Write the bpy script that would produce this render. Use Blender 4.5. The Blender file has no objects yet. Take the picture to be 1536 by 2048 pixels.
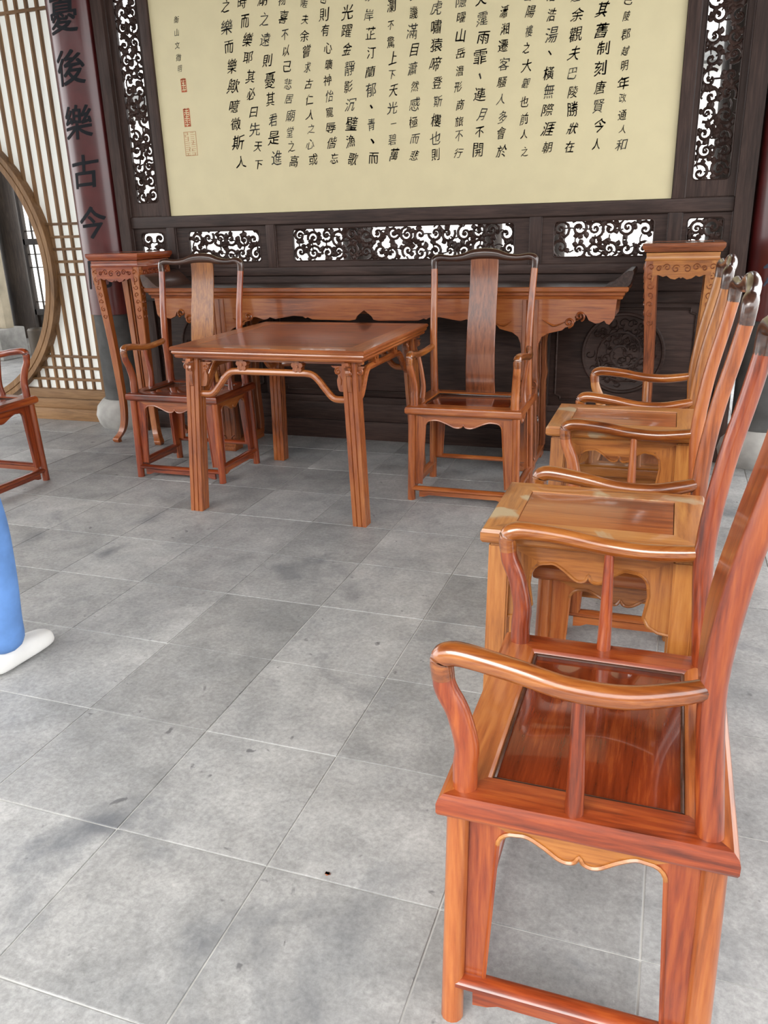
import bpy, bmesh, math, random
from mathutils import Vector, Matrix, noise
PI = math.pi
sc = bpy.context.scene
COL = sc.collection

# ------------------------------------------------------------------ camera
F_PX = 1614.06
YAW, PIT, ROL = math.radians(-19.69), math.radians(19.808), math.radians(-1.723)
CAM = Vector((1.9529, -1.2548, 1.3516))
fw0 = Vector((math.sin(YAW), math.cos(YAW), 0)); rt0 = Vector((math.cos(YAW), -math.sin(YAW), 0)); up0 = Vector((0, 0, 1))
FWD = fw0*math.cos(PIT) - up0*math.sin(PIT); u2 = up0*math.cos(PIT) + fw0*math.sin(PIT)
RGT = rt0*math.cos(ROL) + u2*math.sin(ROL); UPV = u2*math.cos(ROL) - rt0*math.sin(ROL)
cd = bpy.data.cameras.new('camera'); cam = bpy.data.objects.new('camera', cd); COL.objects.link(cam)
cd.sensor_fit = 'VERTICAL'; cd.sensor_height = 24.0; cd.lens = F_PX*24.0/2048.0; cd.clip_start = 0.02; cd.clip_end = 300
mw = Matrix((RGT, UPV, -FWD)).transposed().to_4x4(); mw.translation = CAM
cam.matrix_world = mw; sc.camera = cam

def at_y(px, py, y):                      # photo pixel -> point of its ray on the plane y
    d = RGT*((px-768)/F_PX) + UPV*(-(py-1024)/F_PX) + FWD
    return CAM + d*((y-CAM.y)/d.y)
def project(p):
    d = Vector(p)-CAM; z = d.dot(FWD)
    if z < 0.05: return None
    return 768+F_PX*d.dot(RGT)/z, 1024-F_PX*d.dot(UPV)/z

# ------------------------------------------------------------------ sky, light, exposure
w = bpy.data.worlds.new('overcast_sky'); sc.world = w; w.use_nodes = True
bg = w.node_tree.nodes['Background']; bg.inputs[0].default_value = (0.98, 0.99, 1.0, 1); bg.inputs[1].default_value = 1.5
sun = bpy.data.objects.new('sun', bpy.data.lights.new('sun', 'SUN')); COL.objects.link(sun)
sun.data.energy = 1.2; sun.data.angle = math.radians(40); sun.data.color = (1.0, 0.96, 0.9)
sun.rotation_euler = (math.radians(50), 0, math.radians(-25))
sc.view_settings.view_transform = 'Standard'; sc.view_settings.look = 'None'
sc.view_settings.gamma = 1.0; sc.view_settings.use_curve_mapping = False
sc.view_settings.exposure = 1.68

# ------------------------------------------------------------------ materials
def lin(r, g, b):
    f = lambda c: ((c/255+0.055)/1.055)**2.4 if c > 10 else c/255/12.92
    return (f(r), f(g), f(b), 1)
MATS = {}
def base_mat(name):
    m = bpy.data.materials.new(name); m.use_nodes = True; m.diffuse_color = (.5, .4, .3, 1)
    nt = m.node_tree
    return m, nt, nt.nodes, nt.links, nt.nodes['Principled BSDF']
def plain(name, col, rough=0.6, coat=0.0, metallic=0.0, emit=None, trans=0.0, var=0.08):
    if name in MATS: return MATS[name]
    m, nt, N, L, P = base_mat(name)
    tc = N.new('ShaderNodeTexCoord'); no = N.new('ShaderNodeTexNoise'); no.inputs['Scale'].default_value = 9; no.inputs['Detail'].default_value = 5
    L.new(tc.outputs['Object'], no.inputs['Vector'])
    r = N.new('ShaderNodeValToRGB'); r.color_ramp.elements[0].position = .3; r.color_ramp.elements[1].position = .7
    r.color_ramp.elements[0].color = (col[0]*(1-var), col[1]*(1-var), col[2]*(1-var), 1)
    r.color_ramp.elements[1].color = (min(1, col[0]*(1+var)), min(1, col[1]*(1+var)), min(1, col[2]*(1+var)), 1)
    L.new(no.outputs['Fac'], r.inputs[0]); L.new(r.outputs[0], P.inputs['Base Color'])
    P.inputs['Roughness'].default_value = rough; P.inputs['Coat Weight'].default_value = coat; P.inputs['Coat Roughness'].default_value = .12
    P.inputs['Metallic'].default_value = metallic
    if emit: P.inputs['Emission Color'].default_value = col; P.inputs['Emission Strength'].default_value = emit
    if trans: P.inputs['Transmission Weight'].default_value = trans
    MATS[name] = m; return m

TONES = {  # dark, middle, light, roughness, coat
 'red':    ((.070, .010, .003), (.215, .034, .007), (.350, .084, .016), .34, .6),
 'orange': ((.155, .034, .007), (.310, .080, .017), (.420, .142, .034), .36, .5),
 'mid':    ((.095, .024, .008), (.230, .064, .020), (.340, .118, .040), .38, .45),
 'honey':  ((.075, .016, .003), (.215, .056, .010), (.370, .130, .027), .28, 1.0),
 'amber':  ((.155, .045, .009), (.330, .116, .023), (.440, .190, .045), .38, .45),  # warm wood; yellow light falling on the right row is put into it too
 'crest':  ((.022, .009, .006), (.050, .020, .012), (.095, .042, .025), .28, .8),
 'seat':   ((.085, .012, .003), (.150, .022, .005), (.290, .068, .014), .22, 1.0),
 'screen': ((.022, .0115, .0085), (.046, .025, .0195), (.080, .046, .037), .52, .05),
 'worn':   ((.155, .045, .009), (.330, .116, .023), (.440, .190, .045), .42, .35),
 'pine':   ((.120, .060, .023), (.210, .108, .041), (.290, .160, .068), .60, .0),
 'oldwood':((.018, .012, .009), (.035, .024, .018), (.070, .050, .038), .70, .0),
}
def wood(tone, axis='z'):
    key = 'wood_%s_%s' % (tone, axis)
    if key in MATS: return MATS[key]
    c0, c1, c2, rough, coat = TONES[tone]
    m, nt, N, L, P = base_mat(key)
    tc = N.new('ShaderNodeTexCoord'); oi = N.new('ShaderNodeObjectInfo')
    mul = N.new('ShaderNodeVectorMath'); mul.operation = 'SCALE'; mul.inputs[0].default_value = (7.3, 5.1, 9.7)
    L.new(oi.outputs['Random'], mul.inputs['Scale'])
    add = N.new('ShaderNodeVectorMath'); add.operation = 'ADD'
    L.new(tc.outputs['Object'], add.inputs[0]); L.new(mul.outputs[0], add.inputs[1])
    mp = N.new('ShaderNodeMapping'); L.new(add.outputs[0], mp.inputs['Vector'])
    s = {'x': (1.6, 22, 22), 'y': (22, 1.6, 22), 'z': (22, 22, 1.6)}[axis]
    mp.inputs['Scale'].default_value = s
    n1 = N.new('ShaderNodeTexNoise'); n1.inputs['Scale'].default_value = 1.6; n1.inputs['Detail'].default_value = 6; n1.inputs['Distortion'].default_value = 1.6
    L.new(mp.outputs[0], n1.inputs['Vector'])
    n2 = N.new('ShaderNodeTexNoise'); n2.inputs['Scale'].default_value = 6.5; n2.inputs['Detail'].default_value = 6; n2.inputs['Roughness'].default_value = .65
    L.new(mp.outputs[0], n2.inputs['Vector'])
    n3 = N.new('ShaderNodeTexNoise'); n3.inputs['Scale'].default_value = 2.2; n3.inputs['Detail'].default_value = 2
    L.new(add.outputs[0], n3.inputs['Vector'])
    a = N.new('ShaderNodeMath'); a.operation = 'MULTIPLY_ADD'; a.inputs[1].default_value = .45; L.new(n2.outputs['Fac'], a.inputs[0])
    a2 = N.new('ShaderNodeMath'); a2.operation = 'MULTIPLY'; a2.inputs[1].default_value = .55; L.new(n1.outputs['Fac'], a2.inputs[0]); L.new(a2.outputs[0], a.inputs[2])
    b = N.new('ShaderNodeMath'); b.operation = 'MULTIPLY_ADD'; b.inputs[1].default_value = .35; L.new(n3.outputs['Fac'], b.inputs[0])
    b2 = N.new('ShaderNodeMath'); b2.operation = 'MULTIPLY'; b2.inputs[1].default_value = .65; L.new(a.outputs[0], b2.inputs[0]); L.new(b2.outputs[0], b.inputs[2])
    r = N.new('ShaderNodeValToRGB'); e = r.color_ramp.elements
    e[0].position = .38; e[0].color = (*c0, 1); e[1].position = .62; e[1].color = (*c2, 1)
    k = e.new(.49); k.color = (*c1, 1)
    L.new(b.outputs[0], r.inputs[0])
    hs = N.new('ShaderNodeHueSaturation'); L.new(r.outputs[0], hs.inputs['Color'])
    mr = N.new('ShaderNodeMapRange'); mr.inputs['To Min'].default_value = .86; mr.inputs['To Max'].default_value = 1.14
    L.new(oi.outputs['Random'], mr.inputs['Value']); L.new(mr.outputs[0], hs.inputs['Value'])
    colr = hs.outputs[0]
    if tone == 'worn':                                           # pale patches where the finish has worn through
        nw = N.new('ShaderNodeTexNoise'); nw.inputs['Scale'].default_value = 7; nw.inputs['Detail'].default_value = 5; nw.inputs['Distortion'].default_value = .6
        L.new(add.outputs[0], nw.inputs['Vector'])
        rw = N.new('ShaderNodeValToRGB'); rw.color_ramp.elements[0].position = .60; rw.color_ramp.elements[1].position = .66; L.new(nw.outputs['Fac'], rw.inputs[0])
        mx = N.new('ShaderNodeMix'); mx.data_type = 'RGBA'; L.new(rw.outputs[0], mx.inputs[0]); L.new(colr, mx.inputs[6]); mx.inputs[7].default_value = (.40, .29, .17, 1); colr = mx.outputs[2]
    L.new(colr, P.inputs['Base Color'])
    P.inputs['Roughness'].default_value = rough; P.inputs['Coat Weight'].default_value = coat
    P.inputs['Coat Roughness'].default_value = .05 if tone in ('seat', 'honey') else .10
    if tone == 'screen': P.inputs['Specular IOR Level'].default_value = .35
    bp = N.new('ShaderNodeBump'); bp.inputs['Strength'].default_value = .06 if tone != 'oldwood' else .4; bp.inputs['Distance'].default_value = .002
    L.new(n2.outputs['Fac'], bp.inputs['Height']); L.new(bp.outputs[0], P.inputs['Normal'])
    MATS[key] = m; return m

def stone_tile():
    m, nt, N, L, P = base_mat('grey_stone_tile')
    tc = N.new('ShaderNodeTexCoord'); oi = N.new('ShaderNodeObjectInfo'); geo = N.new('ShaderNodeNewGeometry')
    def nz(scale, detail, dist=0.0, rough=.6, vec=None):
        n = N.new('ShaderNodeTexNoise'); n.inputs['Scale'].default_value = scale; n.inputs['Detail'].default_value = detail
        n.inputs['Distortion'].default_value = dist; n.inputs['Roughness'].default_value = rough
        L.new(vec or geo.outputs['Position'], n.inputs['Vector']); return n
    def ramp(n, p0, c0, p1, c1):
        r = N.new('ShaderNodeValToRGB'); e = r.color_ramp.elements
        e[0].position = p0; e[1].position = p1; e[0].color = (c0, c0, c0, 1) if isinstance(c0, float) else c0; e[1].color = (c1, c1, c1, 1) if isinstance(c1, float) else c1
        L.new(n.outputs['Fac'], r.inputs[0]); return r
    def mix(fac, a, b, mode='MIX'):
        x = N.new('ShaderNodeMix'); x.data_type = 'RGBA'; x.blend_type = mode
        if isinstance(fac, float): x.inputs[0].default_value = fac
        else: L.new(fac, x.inputs[0])
        for i, v in ((6, a), (7, b)):
            if isinstance(v, tuple): x.inputs[i].default_value = v
            else: L.new(v, x.inputs[i])
        return x.outputs[2]
    base = ramp(nz(3.2, 8, .3), .3, (.290, .294, .294, 1), .7, (.435, .431, .420, 1))
    fine = ramp(nz(70, 6, .2, .75), .3, .70, .7, 1.18)
    c = mix(1.0, base.outputs[0], fine.outputs[0], 'MULTIPLY')
    med = ramp(nz(8.5, 6, .6, .7), .32, .80, .68, 1.12)
    c = mix(1.0, c, med.outputs[0], 'MULTIPLY')
    rnd = N.new('ShaderNodeMapRange'); rnd.inputs['To Min'].default_value = .80; rnd.inputs['To Max'].default_value = 1.10; L.new(oi.outputs['Random'], rnd.inputs['Value'])
    c = mix(1.0, c, rnd.outputs[0], 'MULTIPLY')
    dark = ramp(nz(2.1, 6, .8, .62), .57, 0.0, .74, .8)
    c = mix(dark.outputs[0], c, (.11, .118, .132, 1))
    spot = ramp(nz(17, 3, .4), .68, 0.0, .74, .8)
    c = mix(spot.outputs[0], c, (.10, .10, .105, 1))
    chalk = ramp(nz(11, 7, 1.5, .7), .68, 0.0, .75, .7)
    c = mix(chalk.outputs[0], c, (.56, .56, .55, 1))
    L.new(c, P.inputs['Base Color'])
    rr = ramp(nz(6, 5), .3, .42, .7, .68); L.new(rr.outputs[0], P.inputs['Roughness'])
    bp = N.new('ShaderNodeBump'); bp.inputs['Strength'].default_value = .22; bp.inputs['Distance'].default_value = .004
    L.new(nz(38, 6).outputs['Fac'], bp.inputs['Height']); L.new(bp.outputs[0], P.inputs['Normal'])
    return m
M_TILE = stone_tile()
M_GROUT = plain('pale_grout', (.52, .52, .50), .9, var=.2)
M_BOARD = plain('cream_scroll_board', lin(228, 216, 174), .55, var=.025)
M_INK = plain('black_ink', (.012, .010, .006), .6)
M_SEAL = plain('red_seal_ink', lin(196, 92, 52), .6)
M_SEAL2 = plain('faded_seal_ink', lin(205, 160, 115), .6)
M_LACQ = plain('maroon_lacquer', (.085, .011, .011), .30, .22, var=.18)
M_BLUE = plain('dark_blue_lettering', (.006, .007, .011), .85)
M_STONE = plain('pale_carved_stone', (.34, .33, .31), .85, var=.25)
M_GREYST = plain('dark_grey_stone', (.060, .060, .058), .8, var=.35)
M_PAPER = plain('white_window_panel', (.80, .81, .77), .35, .30, var=.03)
def paper():
    m, nt, N, L, P = base_mat('white_window_panel')
    P.inputs['Base Color'].default_value = (.86, .87, .83, 1); P.inputs['Roughness'].default_value = .3; P.inputs['Coat Weight'].default_value = .5; P.inputs['Coat Roughness'].default_value = .12
    tc = N.new('ShaderNodeTexCoord'); no = N.new('ShaderNodeTexNoise'); no.inputs['Scale'].default_value = 4; L.new(tc.outputs['Object'], no.inputs['Vector'])
    r = N.new('ShaderNodeValToRGB'); r.color_ramp.elements[0].color = (.82, .83, .78, 1); r.color_ramp.elements[1].color = (.90, .91, .87, 1); L.new(no.outputs['Fac'], r.inputs[0]); L.new(r.outputs[0], P.inputs['Base Color'])
    t = N.new('ShaderNodeBsdfTranslucent'); t.inputs[0].default_value = (.92, .93, .88, 1)
    mx = N.new('ShaderNodeMixShader'); mx.inputs[0].default_value = .42
    L.new(P.outputs[0], mx.inputs[1]); L.new(t.outputs[0], mx.inputs[2]); L.new(mx.outputs[0], N['Material Output'].inputs[0]); return m
M_PAPER = paper()
M_CASE = plain('cream_painted_wood', (.42, .36, .26), .55, var=.15)

# ------------------------------------------------------------------ mesh helpers
def obj(name, bm, mat, parent=None, loc=None, smooth=35, kind=None, label=None, cat=None, group=None):
    me = bpy.data.meshes.new(name); bmesh.ops.recalc_face_normals(bm, faces=bm.faces[:])
    bm.to_mesh(me); bm.free()
    for mm in (mat if isinstance(mat, (list, tuple)) else [mat]): me.materials.append(mm)
    if smooth:
        me.shade_smooth(); me.set_sharp_from_angle(angle=math.radians(smooth))
    o = bpy.data.objects.new(name, me); COL.objects.link(o)
    if parent: o.parent = parent
    if loc: o.location = loc
    tag(o, label, cat, group, kind); return o
def tag(o, label=None, cat=None, group=None, kind=None):
    if label: o['label'] = label
    if cat: o['category'] = cat
    if group: o['group'] = group
    if kind: o['kind'] = kind
    return o
def thing(name, label=None, cat=None, loc=(0, 0, 0), rz=0, group=None, kind=None):
    o = bpy.data.objects.new(name, None); COL.objects.link(o); o.location = loc; o.rotation_euler = (0, 0, rz)
    o.empty_display_size = .1
    return tag(o, label, cat, group, kind)
def B(): return bmesh.new()
def box(bm, x0, x1, y0, y1, z0, z1, bev=0.0):
    vs = [bm.verts.new(p) for p in ((x0,y0,z0),(x1,y0,z0),(x1,y1,z0),(x0,y1,z0),(x0,y0,z1),(x1,y0,z1),(x1,y1,z1),(x0,y1,z1))]
    fs = [bm.faces.new([vs[i] for i in q]) for q in ((0,3,2,1),(4,5,6,7),(0,1,5,4),(1,2,6,5),(2,3,7,6),(3,0,4,7))]
    if bev:
        es = list({e for f in fs for e in f.edges})
        bmesh.ops.bevel(bm, geom=es, offset=bev, segments=2, profile=.6, affect='EDGES', clamp_overlap=True)
    return bm
def catmull(pts, n=6):
    pts = [Vector(p) for p in pts]; out = []
    P = [pts[0]*2-pts[1]] + pts + [pts[-1]*2-pts[-2]]
    for i in range(1, len(P)-2):
        for k in range(n):
            t = k/n; a, b, c, d = P[i-1], P[i], P[i+1], P[i+2]
            out.append(.5*((2*b)+(c-a)*t+(2*a-5*b+4*c-d)*t*t+(3*b-a-3*c+d)*t**3))
    out.append(pts[-1]); return out
def lerp_list(vals, n):
    out = []
    for k in range(n):
        t = k/(n-1)*(len(vals)-1); i = min(int(t), len(vals)-2); f = t-i
        out.append(vals[i]*(1-f)+vals[i+1]*f)
    return out
def tube(bm, pts, rad, seg=10, ref=None, flat=None, square=False, caps=True):
    """sweep; rad = number or list; flat = list of (ra, rb) for elliptical sections (ra along ref x tangent, rb along ref)"""
    pts = [Vector(p) for p in pts]; n = len(pts)
    if not isinstance(rad, (list, tuple)): rad = [rad]*n
    if len(rad) != n: rad = lerp_list(list(rad), n)
    if flat is not None and len(flat) != n:
        fa = lerp_list([f[0] for f in flat], n); fb = lerp_list([f[1] for f in flat], n); flat = list(zip(fa, fb))
    rings = []; up = Vector(ref) if ref else None
    for i in range(n):
        t = (pts[min(i+1, n-1)]-pts[max(i-1, 0)]).normalized()
        if up is None: up = Vector((0, 0, 1)) if abs(t.z) < .9 else Vector((0, 1, 0))
        a = t.cross(up).normalized(); b = a.cross(t).normalized()
        if ref is None: up = b
        ra, rb = flat[i] if flat is not None else (rad[i], rad[i])
        ring = []
        for k in range(seg):
            ang = 2*PI*(k+.5)/seg
            ca, sa = math.cos(ang), math.sin(ang)
            if square:
                mmx = max(abs(ca), abs(sa)); ca /= mmx; sa /= mmx
            ring.append(bm.verts.new(pts[i]+a*(ca*ra)+b*(sa*rb)))
        rings.append(ring)
    for i in range(n-1):
        for k in range(seg):
            bm.faces.new((rings[i][k], rings[i][(k+1) % seg], rings[i+1][(k+1) % seg], rings[i+1][k]))
    if caps:
        bm.faces.new(rings[0][::-1]); bm.faces.new(rings[-1])
    return bm
def prism(bm, poly, f, d0, d1):
    """poly = list of 2d points; f(u, v, d) -> 3d"""
    a = [bm.verts.new(f(u, v, d0)) for u, v in poly]; b = [bm.verts.new(f(u, v, d1)) for u, v in poly]
    n = len(poly)
    bm.faces.new(a); bm.faces.new(b[::-1])
    for i in range(n): bm.faces.new((a[i], b[i], b[(i+1) % n], a[(i+1) % n]))
    return bm
def rect_ring(bm, W, D, prof, cx=0, cy=0, close=True, mats=(0, 1)):
    """profile (inset, z) swept round a W x D rectangle; front/back faces get material mats[0], sides mats[1]"""
    loops = []
    for d, z in prof:
        hx, hy = W/2-d, D/2-d
        loops.append([bm.verts.new((cx+sx*hx, cy+sy*hy, z)) for sx, sy in ((-1,-1),(1,-1),(1,1),(-1,1))])
    n = len(loops)
    for i in range(n if close else n-1):
        for k in range(4):
            fc = bm.faces.new((loops[i][k], loops[i][(k+1) % 4], loops[(i+1) % n][(k+1) % 4], loops[(i+1) % n][k]))
            fc.material_index = mats[k % 2]
    return bm
def lathe(bm, prof, seg=32, c=(0, 0)):
    rings = [[bm.verts.new((c[0]+r*math.cos(2*PI*k/seg), c[1]+r*math.sin(2*PI*k/seg), z)) for k in range(seg)] for r, z in prof]
    for i in range(len(rings)-1):
        for k in range(seg): bm.faces.new((rings[i][k], rings[i][(k+1) % seg], rings[i+1][(k+1) % seg], rings[i+1][k]))
    bm.faces.new(rings[0][::-1]); bm.faces.new(rings[-1]); return bm
def spiral(c, r0, r1, a0, turns, n=18, sgn=1):
    return [(c[0]+(r0+(r1-r0)*t)*math.cos(a0+sgn*turns*2*PI*t), c[1]+(r0+(r1-r0)*t)*math.sin(a0+sgn*turns*2*PI*t)) for t in [k/(n-1) for k in range(n)]]
def ribbon(bm, pts, wid, f, back, front):
    """carved strand: 2d polyline pts, width list, raised ridge; f(u, v, d)"""
    n = len(pts)
    if not isinstance(wid, (list, tuple)): wid = [wid]*n
    if len(wid) != n: wid = lerp_list(list(wid), n)
    rings = []
    for i in range(n):
        a = pts[max(i-1, 0)]; b = pts[min(i+1, n-1)]
        dx, dy = b[0]-a[0], b[1]-a[1]; l = math.hypot(dx, dy) or 1e-6
        nx, ny = -dy/l, dx/l; h = wid[i]/2; p = pts[i]
        rings.append([bm.verts.new(f(p[0]+nx*h*s, p[1]+ny*h*s, d)) for s, d in ((-1, back), (-1, front*.6+back*.4), (0, front), (1, front*.6+back*.4), (1, back))])
    for i in range(n-1):
        for k in range(5): bm.faces.new((rings[i][k], rings[i][(k+1) % 5], rings[i+1][(k+1) % 5], rings[i+1][k]))
    bm.faces.new(rings[0]); bm.faces.new(rings[-1][::-1])

# ------------------------------------------------------------------ floor
fl_bm = B(); box(fl_bm, -9, 6.2, -4.2, 8.0, -.12, -.0025)
floor = obj('floor', fl_bm, M_GROUT, kind='structure', smooth=0); floor['label'] = 'grey stone paved floor with pale joints'
TX, TY = .4, .4117
tb = B(); box(tb, -TX/2+.0022, TX/2-.0022, -TY/2+.0022, TY/2-.0022, -.02, 0, .0012)
tile_me = bpy.data.meshes.new('floor_tile'); tb.to_mesh(tile_me); tb.free(); tile_me.materials.append(M_TILE)
random.seed(4)
cand = []
for i in range(-22, 16):
    for j in range(-10, 19):
        x, y = (i+.5)*TX, (j+.5)*TY
        ok = False
        for ux in (-.5, 0, .5):
            for uy in (-.5, 0, .5):
                q = project((x+ux*TX, y+uy*TY, 0))
                if q and -60 < q[0] < 1596 and -60 < q[1] < 2108: ok = True
        cand.append(((Vector((x, y, 0))-CAM).length if ok else 99+abs(x)+abs(y), x, y))
cand.sort()
rest = B()
for n_, (d, x, y) in enumerate(cand):
    if n_ < 290:
        o = bpy.data.objects.new('floor_tile', tile_me); COL.objects.link(o); o.parent = floor
        o.location = (x, y, random.uniform(-.0006, .0008)); o.rotation_euler = (random.gauss(0, .0006), random.gauss(0, .0006), random.gauss(0, .0012))
    else:
        box(rest, x-TX/2+.0022, x+TX/2-.0022, y-TY/2+.0022, y+TY/2-.0022, -.02, 0)
obj('paving', rest, M_TILE, floor, smooth=0, kind='stuff')
# ground outdoors, garden wall added far behind the screen so its openings look bright
g = B(); box(g, -60, 60, -60, 60, -.5, -.125)
obj('ground', g, plain('pale_courtyard_paving', (.42, .42, .40), .9, var=.1), kind='structure', smooth=0)
g = B(); box(g, -30, 30, 13.0, 13.3, -.125, 3.4)
gw = obj('wall_garden_added', g, plain('white_plaster', (.78, .78, .76), .9, var=.04), kind='structure', smooth=0)
g = B(); prism(g, [(12.7, 3.4), (13.15, 3.75), (13.6, 3.4)], lambda u, v, d: (d, u, v), -30, 30); obj('coping', g, M_GREYST, gw, smooth=0)
# unseen hall across the courtyard, added behind the camera to cut sky glare
g = B(); box(g, -26, 26, -17.0, -16.0, -.125, 3.6)
oh = obj('wall_courtyard_added', g, plain('grey_brown_facade', (.16, .13, .11), .8, var=.2), kind='structure', smooth=0)
g = B(); prism(g, [(-14.6, 3.5), (-14.6, 3.7), (-18.0, 6.6), (-21.4, 3.7), (-21.4, 3.5)], lambda u, v, d: (d, u, v), -28, 28); obj('roof', g, M_GREYST, oh, smooth=0)
# ceiling (above the frame) and eaves
cb = B(); box(cb, -8.5, 5.6, -3.4, 7.6, 4.35, 4.5)
ceil = obj('ceiling', cb, wood('screen', 'x'), kind='structure', smooth=0)
for yb in (-2.9, -.8, 1.3, 3.6, 5.7):
    bb = B(); tube(bb, [(-8.4, yb, 4.18), (5.5, yb, 4.18)], .15, 14); obj('beam', bb, wood('screen', 'x'), ceil)

# ------------------------------------------------------------------ carved screen wall
WY = 3.6
CX = .355
screen = thing('wall_back', kind='structure'); screen['label'] = 'dark carved timber screen wall framing the calligraphy'
SX, SY, SZ = wood('screen', 'x'), wood('screen', 'y'), wood('screen', 'z')
def wbox(name, x0, x1, z0, z1, y0, y1, mat, bev=.004, parent=None):
    b_ = B(); box(b_, x0, x1, y0, y1, z0, z1, bev); return obj(name, b_, mat, parent or screen)
XL, XR = -1.495, 2.205
for x0, x1 in ((-1.575, XL), (XR, 2.295)): wbox('post', x0, x1, 0, 4.3, WY-.055, WY+.06, SZ)
for x0, x1 in ((-1.250, -1.188), (1.895, 1.958)): wbox('stile', x0, x1, 1.42, 4.05, WY-.035, WY+.03, SZ)
wbox('added_light_stop', -1.215, 1.920, 1.40, 4.07, WY+.0225, WY+.034, SX, 0)  # hidden sheet added to block light leaking round the calligraphy board
wbox('rail', XL, XR, 1.352, 1.42, WY-.035, WY+.03, SX)
wbox('rail', XL, XR, 1.045, 1.093, WY-.035, WY+.03, SX)
wbox('rail', XL, XR, 4.05, 4.15, WY-.035, WY+.03, SX)
for x0, x1 in ((-1.229, -1.169), (-.505, -.447), (1.150, 1.213), (1.888, 1.955)): wbox('stile', x0, x1, 1.093, 1.352, WY-.032, WY+.03, SZ)

def rounded(x0, x1, z0, z1, r, n=4):
    pts = []
    for cx, cz, a0 in ((x1-r, z1-r, 0), (x0+r, z1-r, 90), (x0+r, z0+r, 180), (x1-r, z0+r, 270)):
        for k in range(n+1):
            a = math.radians(a0+90*k/n); pts.append((cx+r*math.cos(a), cz+r*math.sin(a)))
    return pts
def holed_panel(name, x0, x1, z0, z1, o, y0, y1, mat, r=.02):
    """board with a rounded opening o=(x0,x1,z0,z1) and a bead round it"""
    inner = rounded(*o, r); n = len(inner); m = n//4
    bm = B()
    corners = [(x1, z1), (x0, z1), (x0, z0), (x1, z0)]
    for d in (y0, y1):
        iv = [bm.verts.new((u, d, v)) for u, v in inner]; cv = [bm.verts.new((u, d, v)) for u, v in corners]
        for c in range(4):
            seg_ = iv[c*m:(c+1)*m]
            for k in range(m-1): bm.faces.new((cv[c], seg_[k], seg_[k+1]))
            bm.faces.new((cv[c], seg_[-1], iv[((c+1)*m) % n], cv[(c+1) % 4]))
        if d == y0: fv, fc_ = iv, cv
        else:
            for k in range(n): bm.faces.new((fv[k], fv[(k+1) % n], iv[(k+1) % n], iv[k]))
            for k in range(4): bm.faces.new((fc_[k], fc_[(k+1) % 4], cv[(k+1) % 4], cv[k]))
    p = obj(name, bm, mat, screen, smooth=30)
    bd = B(); ring = [(u, y0, v) for u, v in inner]; ring.append(ring[0]); ring.append(ring[1])
    tube(bd, ring, .004, 6, caps=False); obj('bead', bd, mat, p)
    fr = B()
    for a_, b_ in (((x0, z0), (x1, z0)), ((x1, z0), (x1, z1)), ((x1, z1), (x0, z1)), ((x0, z1), (x0, z0))):
        tube(fr, [(a_[0], y0-.004, a_[1]), (b_[0], y0-.004, b_[1])], .006, 6)
    obj('moulding', fr, mat, p)
    return p
def carve(parent, o, y, seed, cell=.086, th=.016, mat=None):
    """openwork of scrolling vines and leaves filling the opening"""
    rnd = random.Random(seed); x0, x1, z0, z1 = o; W, H = x1-x0, z1-z0
    nx, nz = max(1, round(W/cell)), max(1, round(H/cell)); cw, ch = W/nx, H/nz
    f = lambda u, v, d: (min(max(u, x0+.001), x1-.001), d, min(max(v, z0+.001), z1-.001))
    bm = B()
    fr, bk = y-th/2, y+th/2
    for i in range(nx):
        for j in range(nz):
            cx = x0+(i+.5)*cw+rnd.uniform(-.12, .12)*cw; cz = z0+(j+.5)*ch+rnd.uniform(-.12, .12)*ch
            s = 1 if (i+j) % 2 else -1; a0 = rnd.uniform(0, 6.28)
            R = .52*min(cw, ch)*rnd.uniform(.9, 1.15)
            sp = spiral((cx, cz), R, R*.22, a0, rnd.uniform(1.0, 1.45), 16, s)
            ribbon(bm, sp, [.014, .017, .014, .010], f, bk, fr)
            ribbon(bm, spiral((cx, cz), R*.24, R*.05, a0+1, .8, 6, s), .015, f, bk, fr-.002)
            for k in range(rnd.randint(4, 6)):                    # leaves
                t = rnd.randint(0, 10); p = sp[t]; an = math.atan2(p[1]-cz, p[0]-cx)+s*rnd.uniform(.3, .9)
                ln = R*rnd.uniform(.55, .85)
                lf = [(p[0]+math.cos(an+q*.35*s)*ln*q, p[1]+math.sin(an+q*.35*s)*ln*q) for q in (0, .25, .5, .75, 1)]
                ribbon(bm, lf, [.008, .026, .032, .020, .002], f, bk, fr-.001)
            for (di, dj) in ((1, 0), (0, 1)):                     # linking stems
                if i+di < nx and j+dj < nz:
                    ex, ez = cx+di*cw, cz+dj*ch; b_ = rnd.uniform(-.3, .3)*cw
                    st = [(cx+(ex-cx)*q+b_*dj*math.sin(PI*q), cz+(ez-cz)*q+b_*di*math.sin(PI*q)) for q in (0, .2, .4, .6, .8, 1)]
                    ribbon(bm, st[1:-1], .008, f, bk, fr+.003)
            if j == 0: ribbon(bm, [(cx, z0), (cx+.01*s, cz-R*.8)], .010, f, bk, fr)
            if j == nz-1: ribbon(bm, [(cx, z1), (cx-.01*s, cz+R*.8)], .010, f, bk, fr)
            if i == 0: ribbon(bm, [(x0, cz), (cx-R*.8, cz+.01*s)], .010, f, bk, fr)
            if i == nx-1: ribbon(bm, [(x1, cz), (cx+R*.8, cz-.01*s)], .010, f, bk, fr)
    obj('carving', bm, mat or SX, parent, smooth=50)
rows = [((-1.495, -1.229), (-1.440, -1.262)), ((-1.169, -.505), (-1.078, -.560)), ((-.447, 1.150), (-.330, 1.062)), ((1.213, 1.888), (1.283, 1.818)), ((1.955, 2.205), (1.985, 2.165))]
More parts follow.
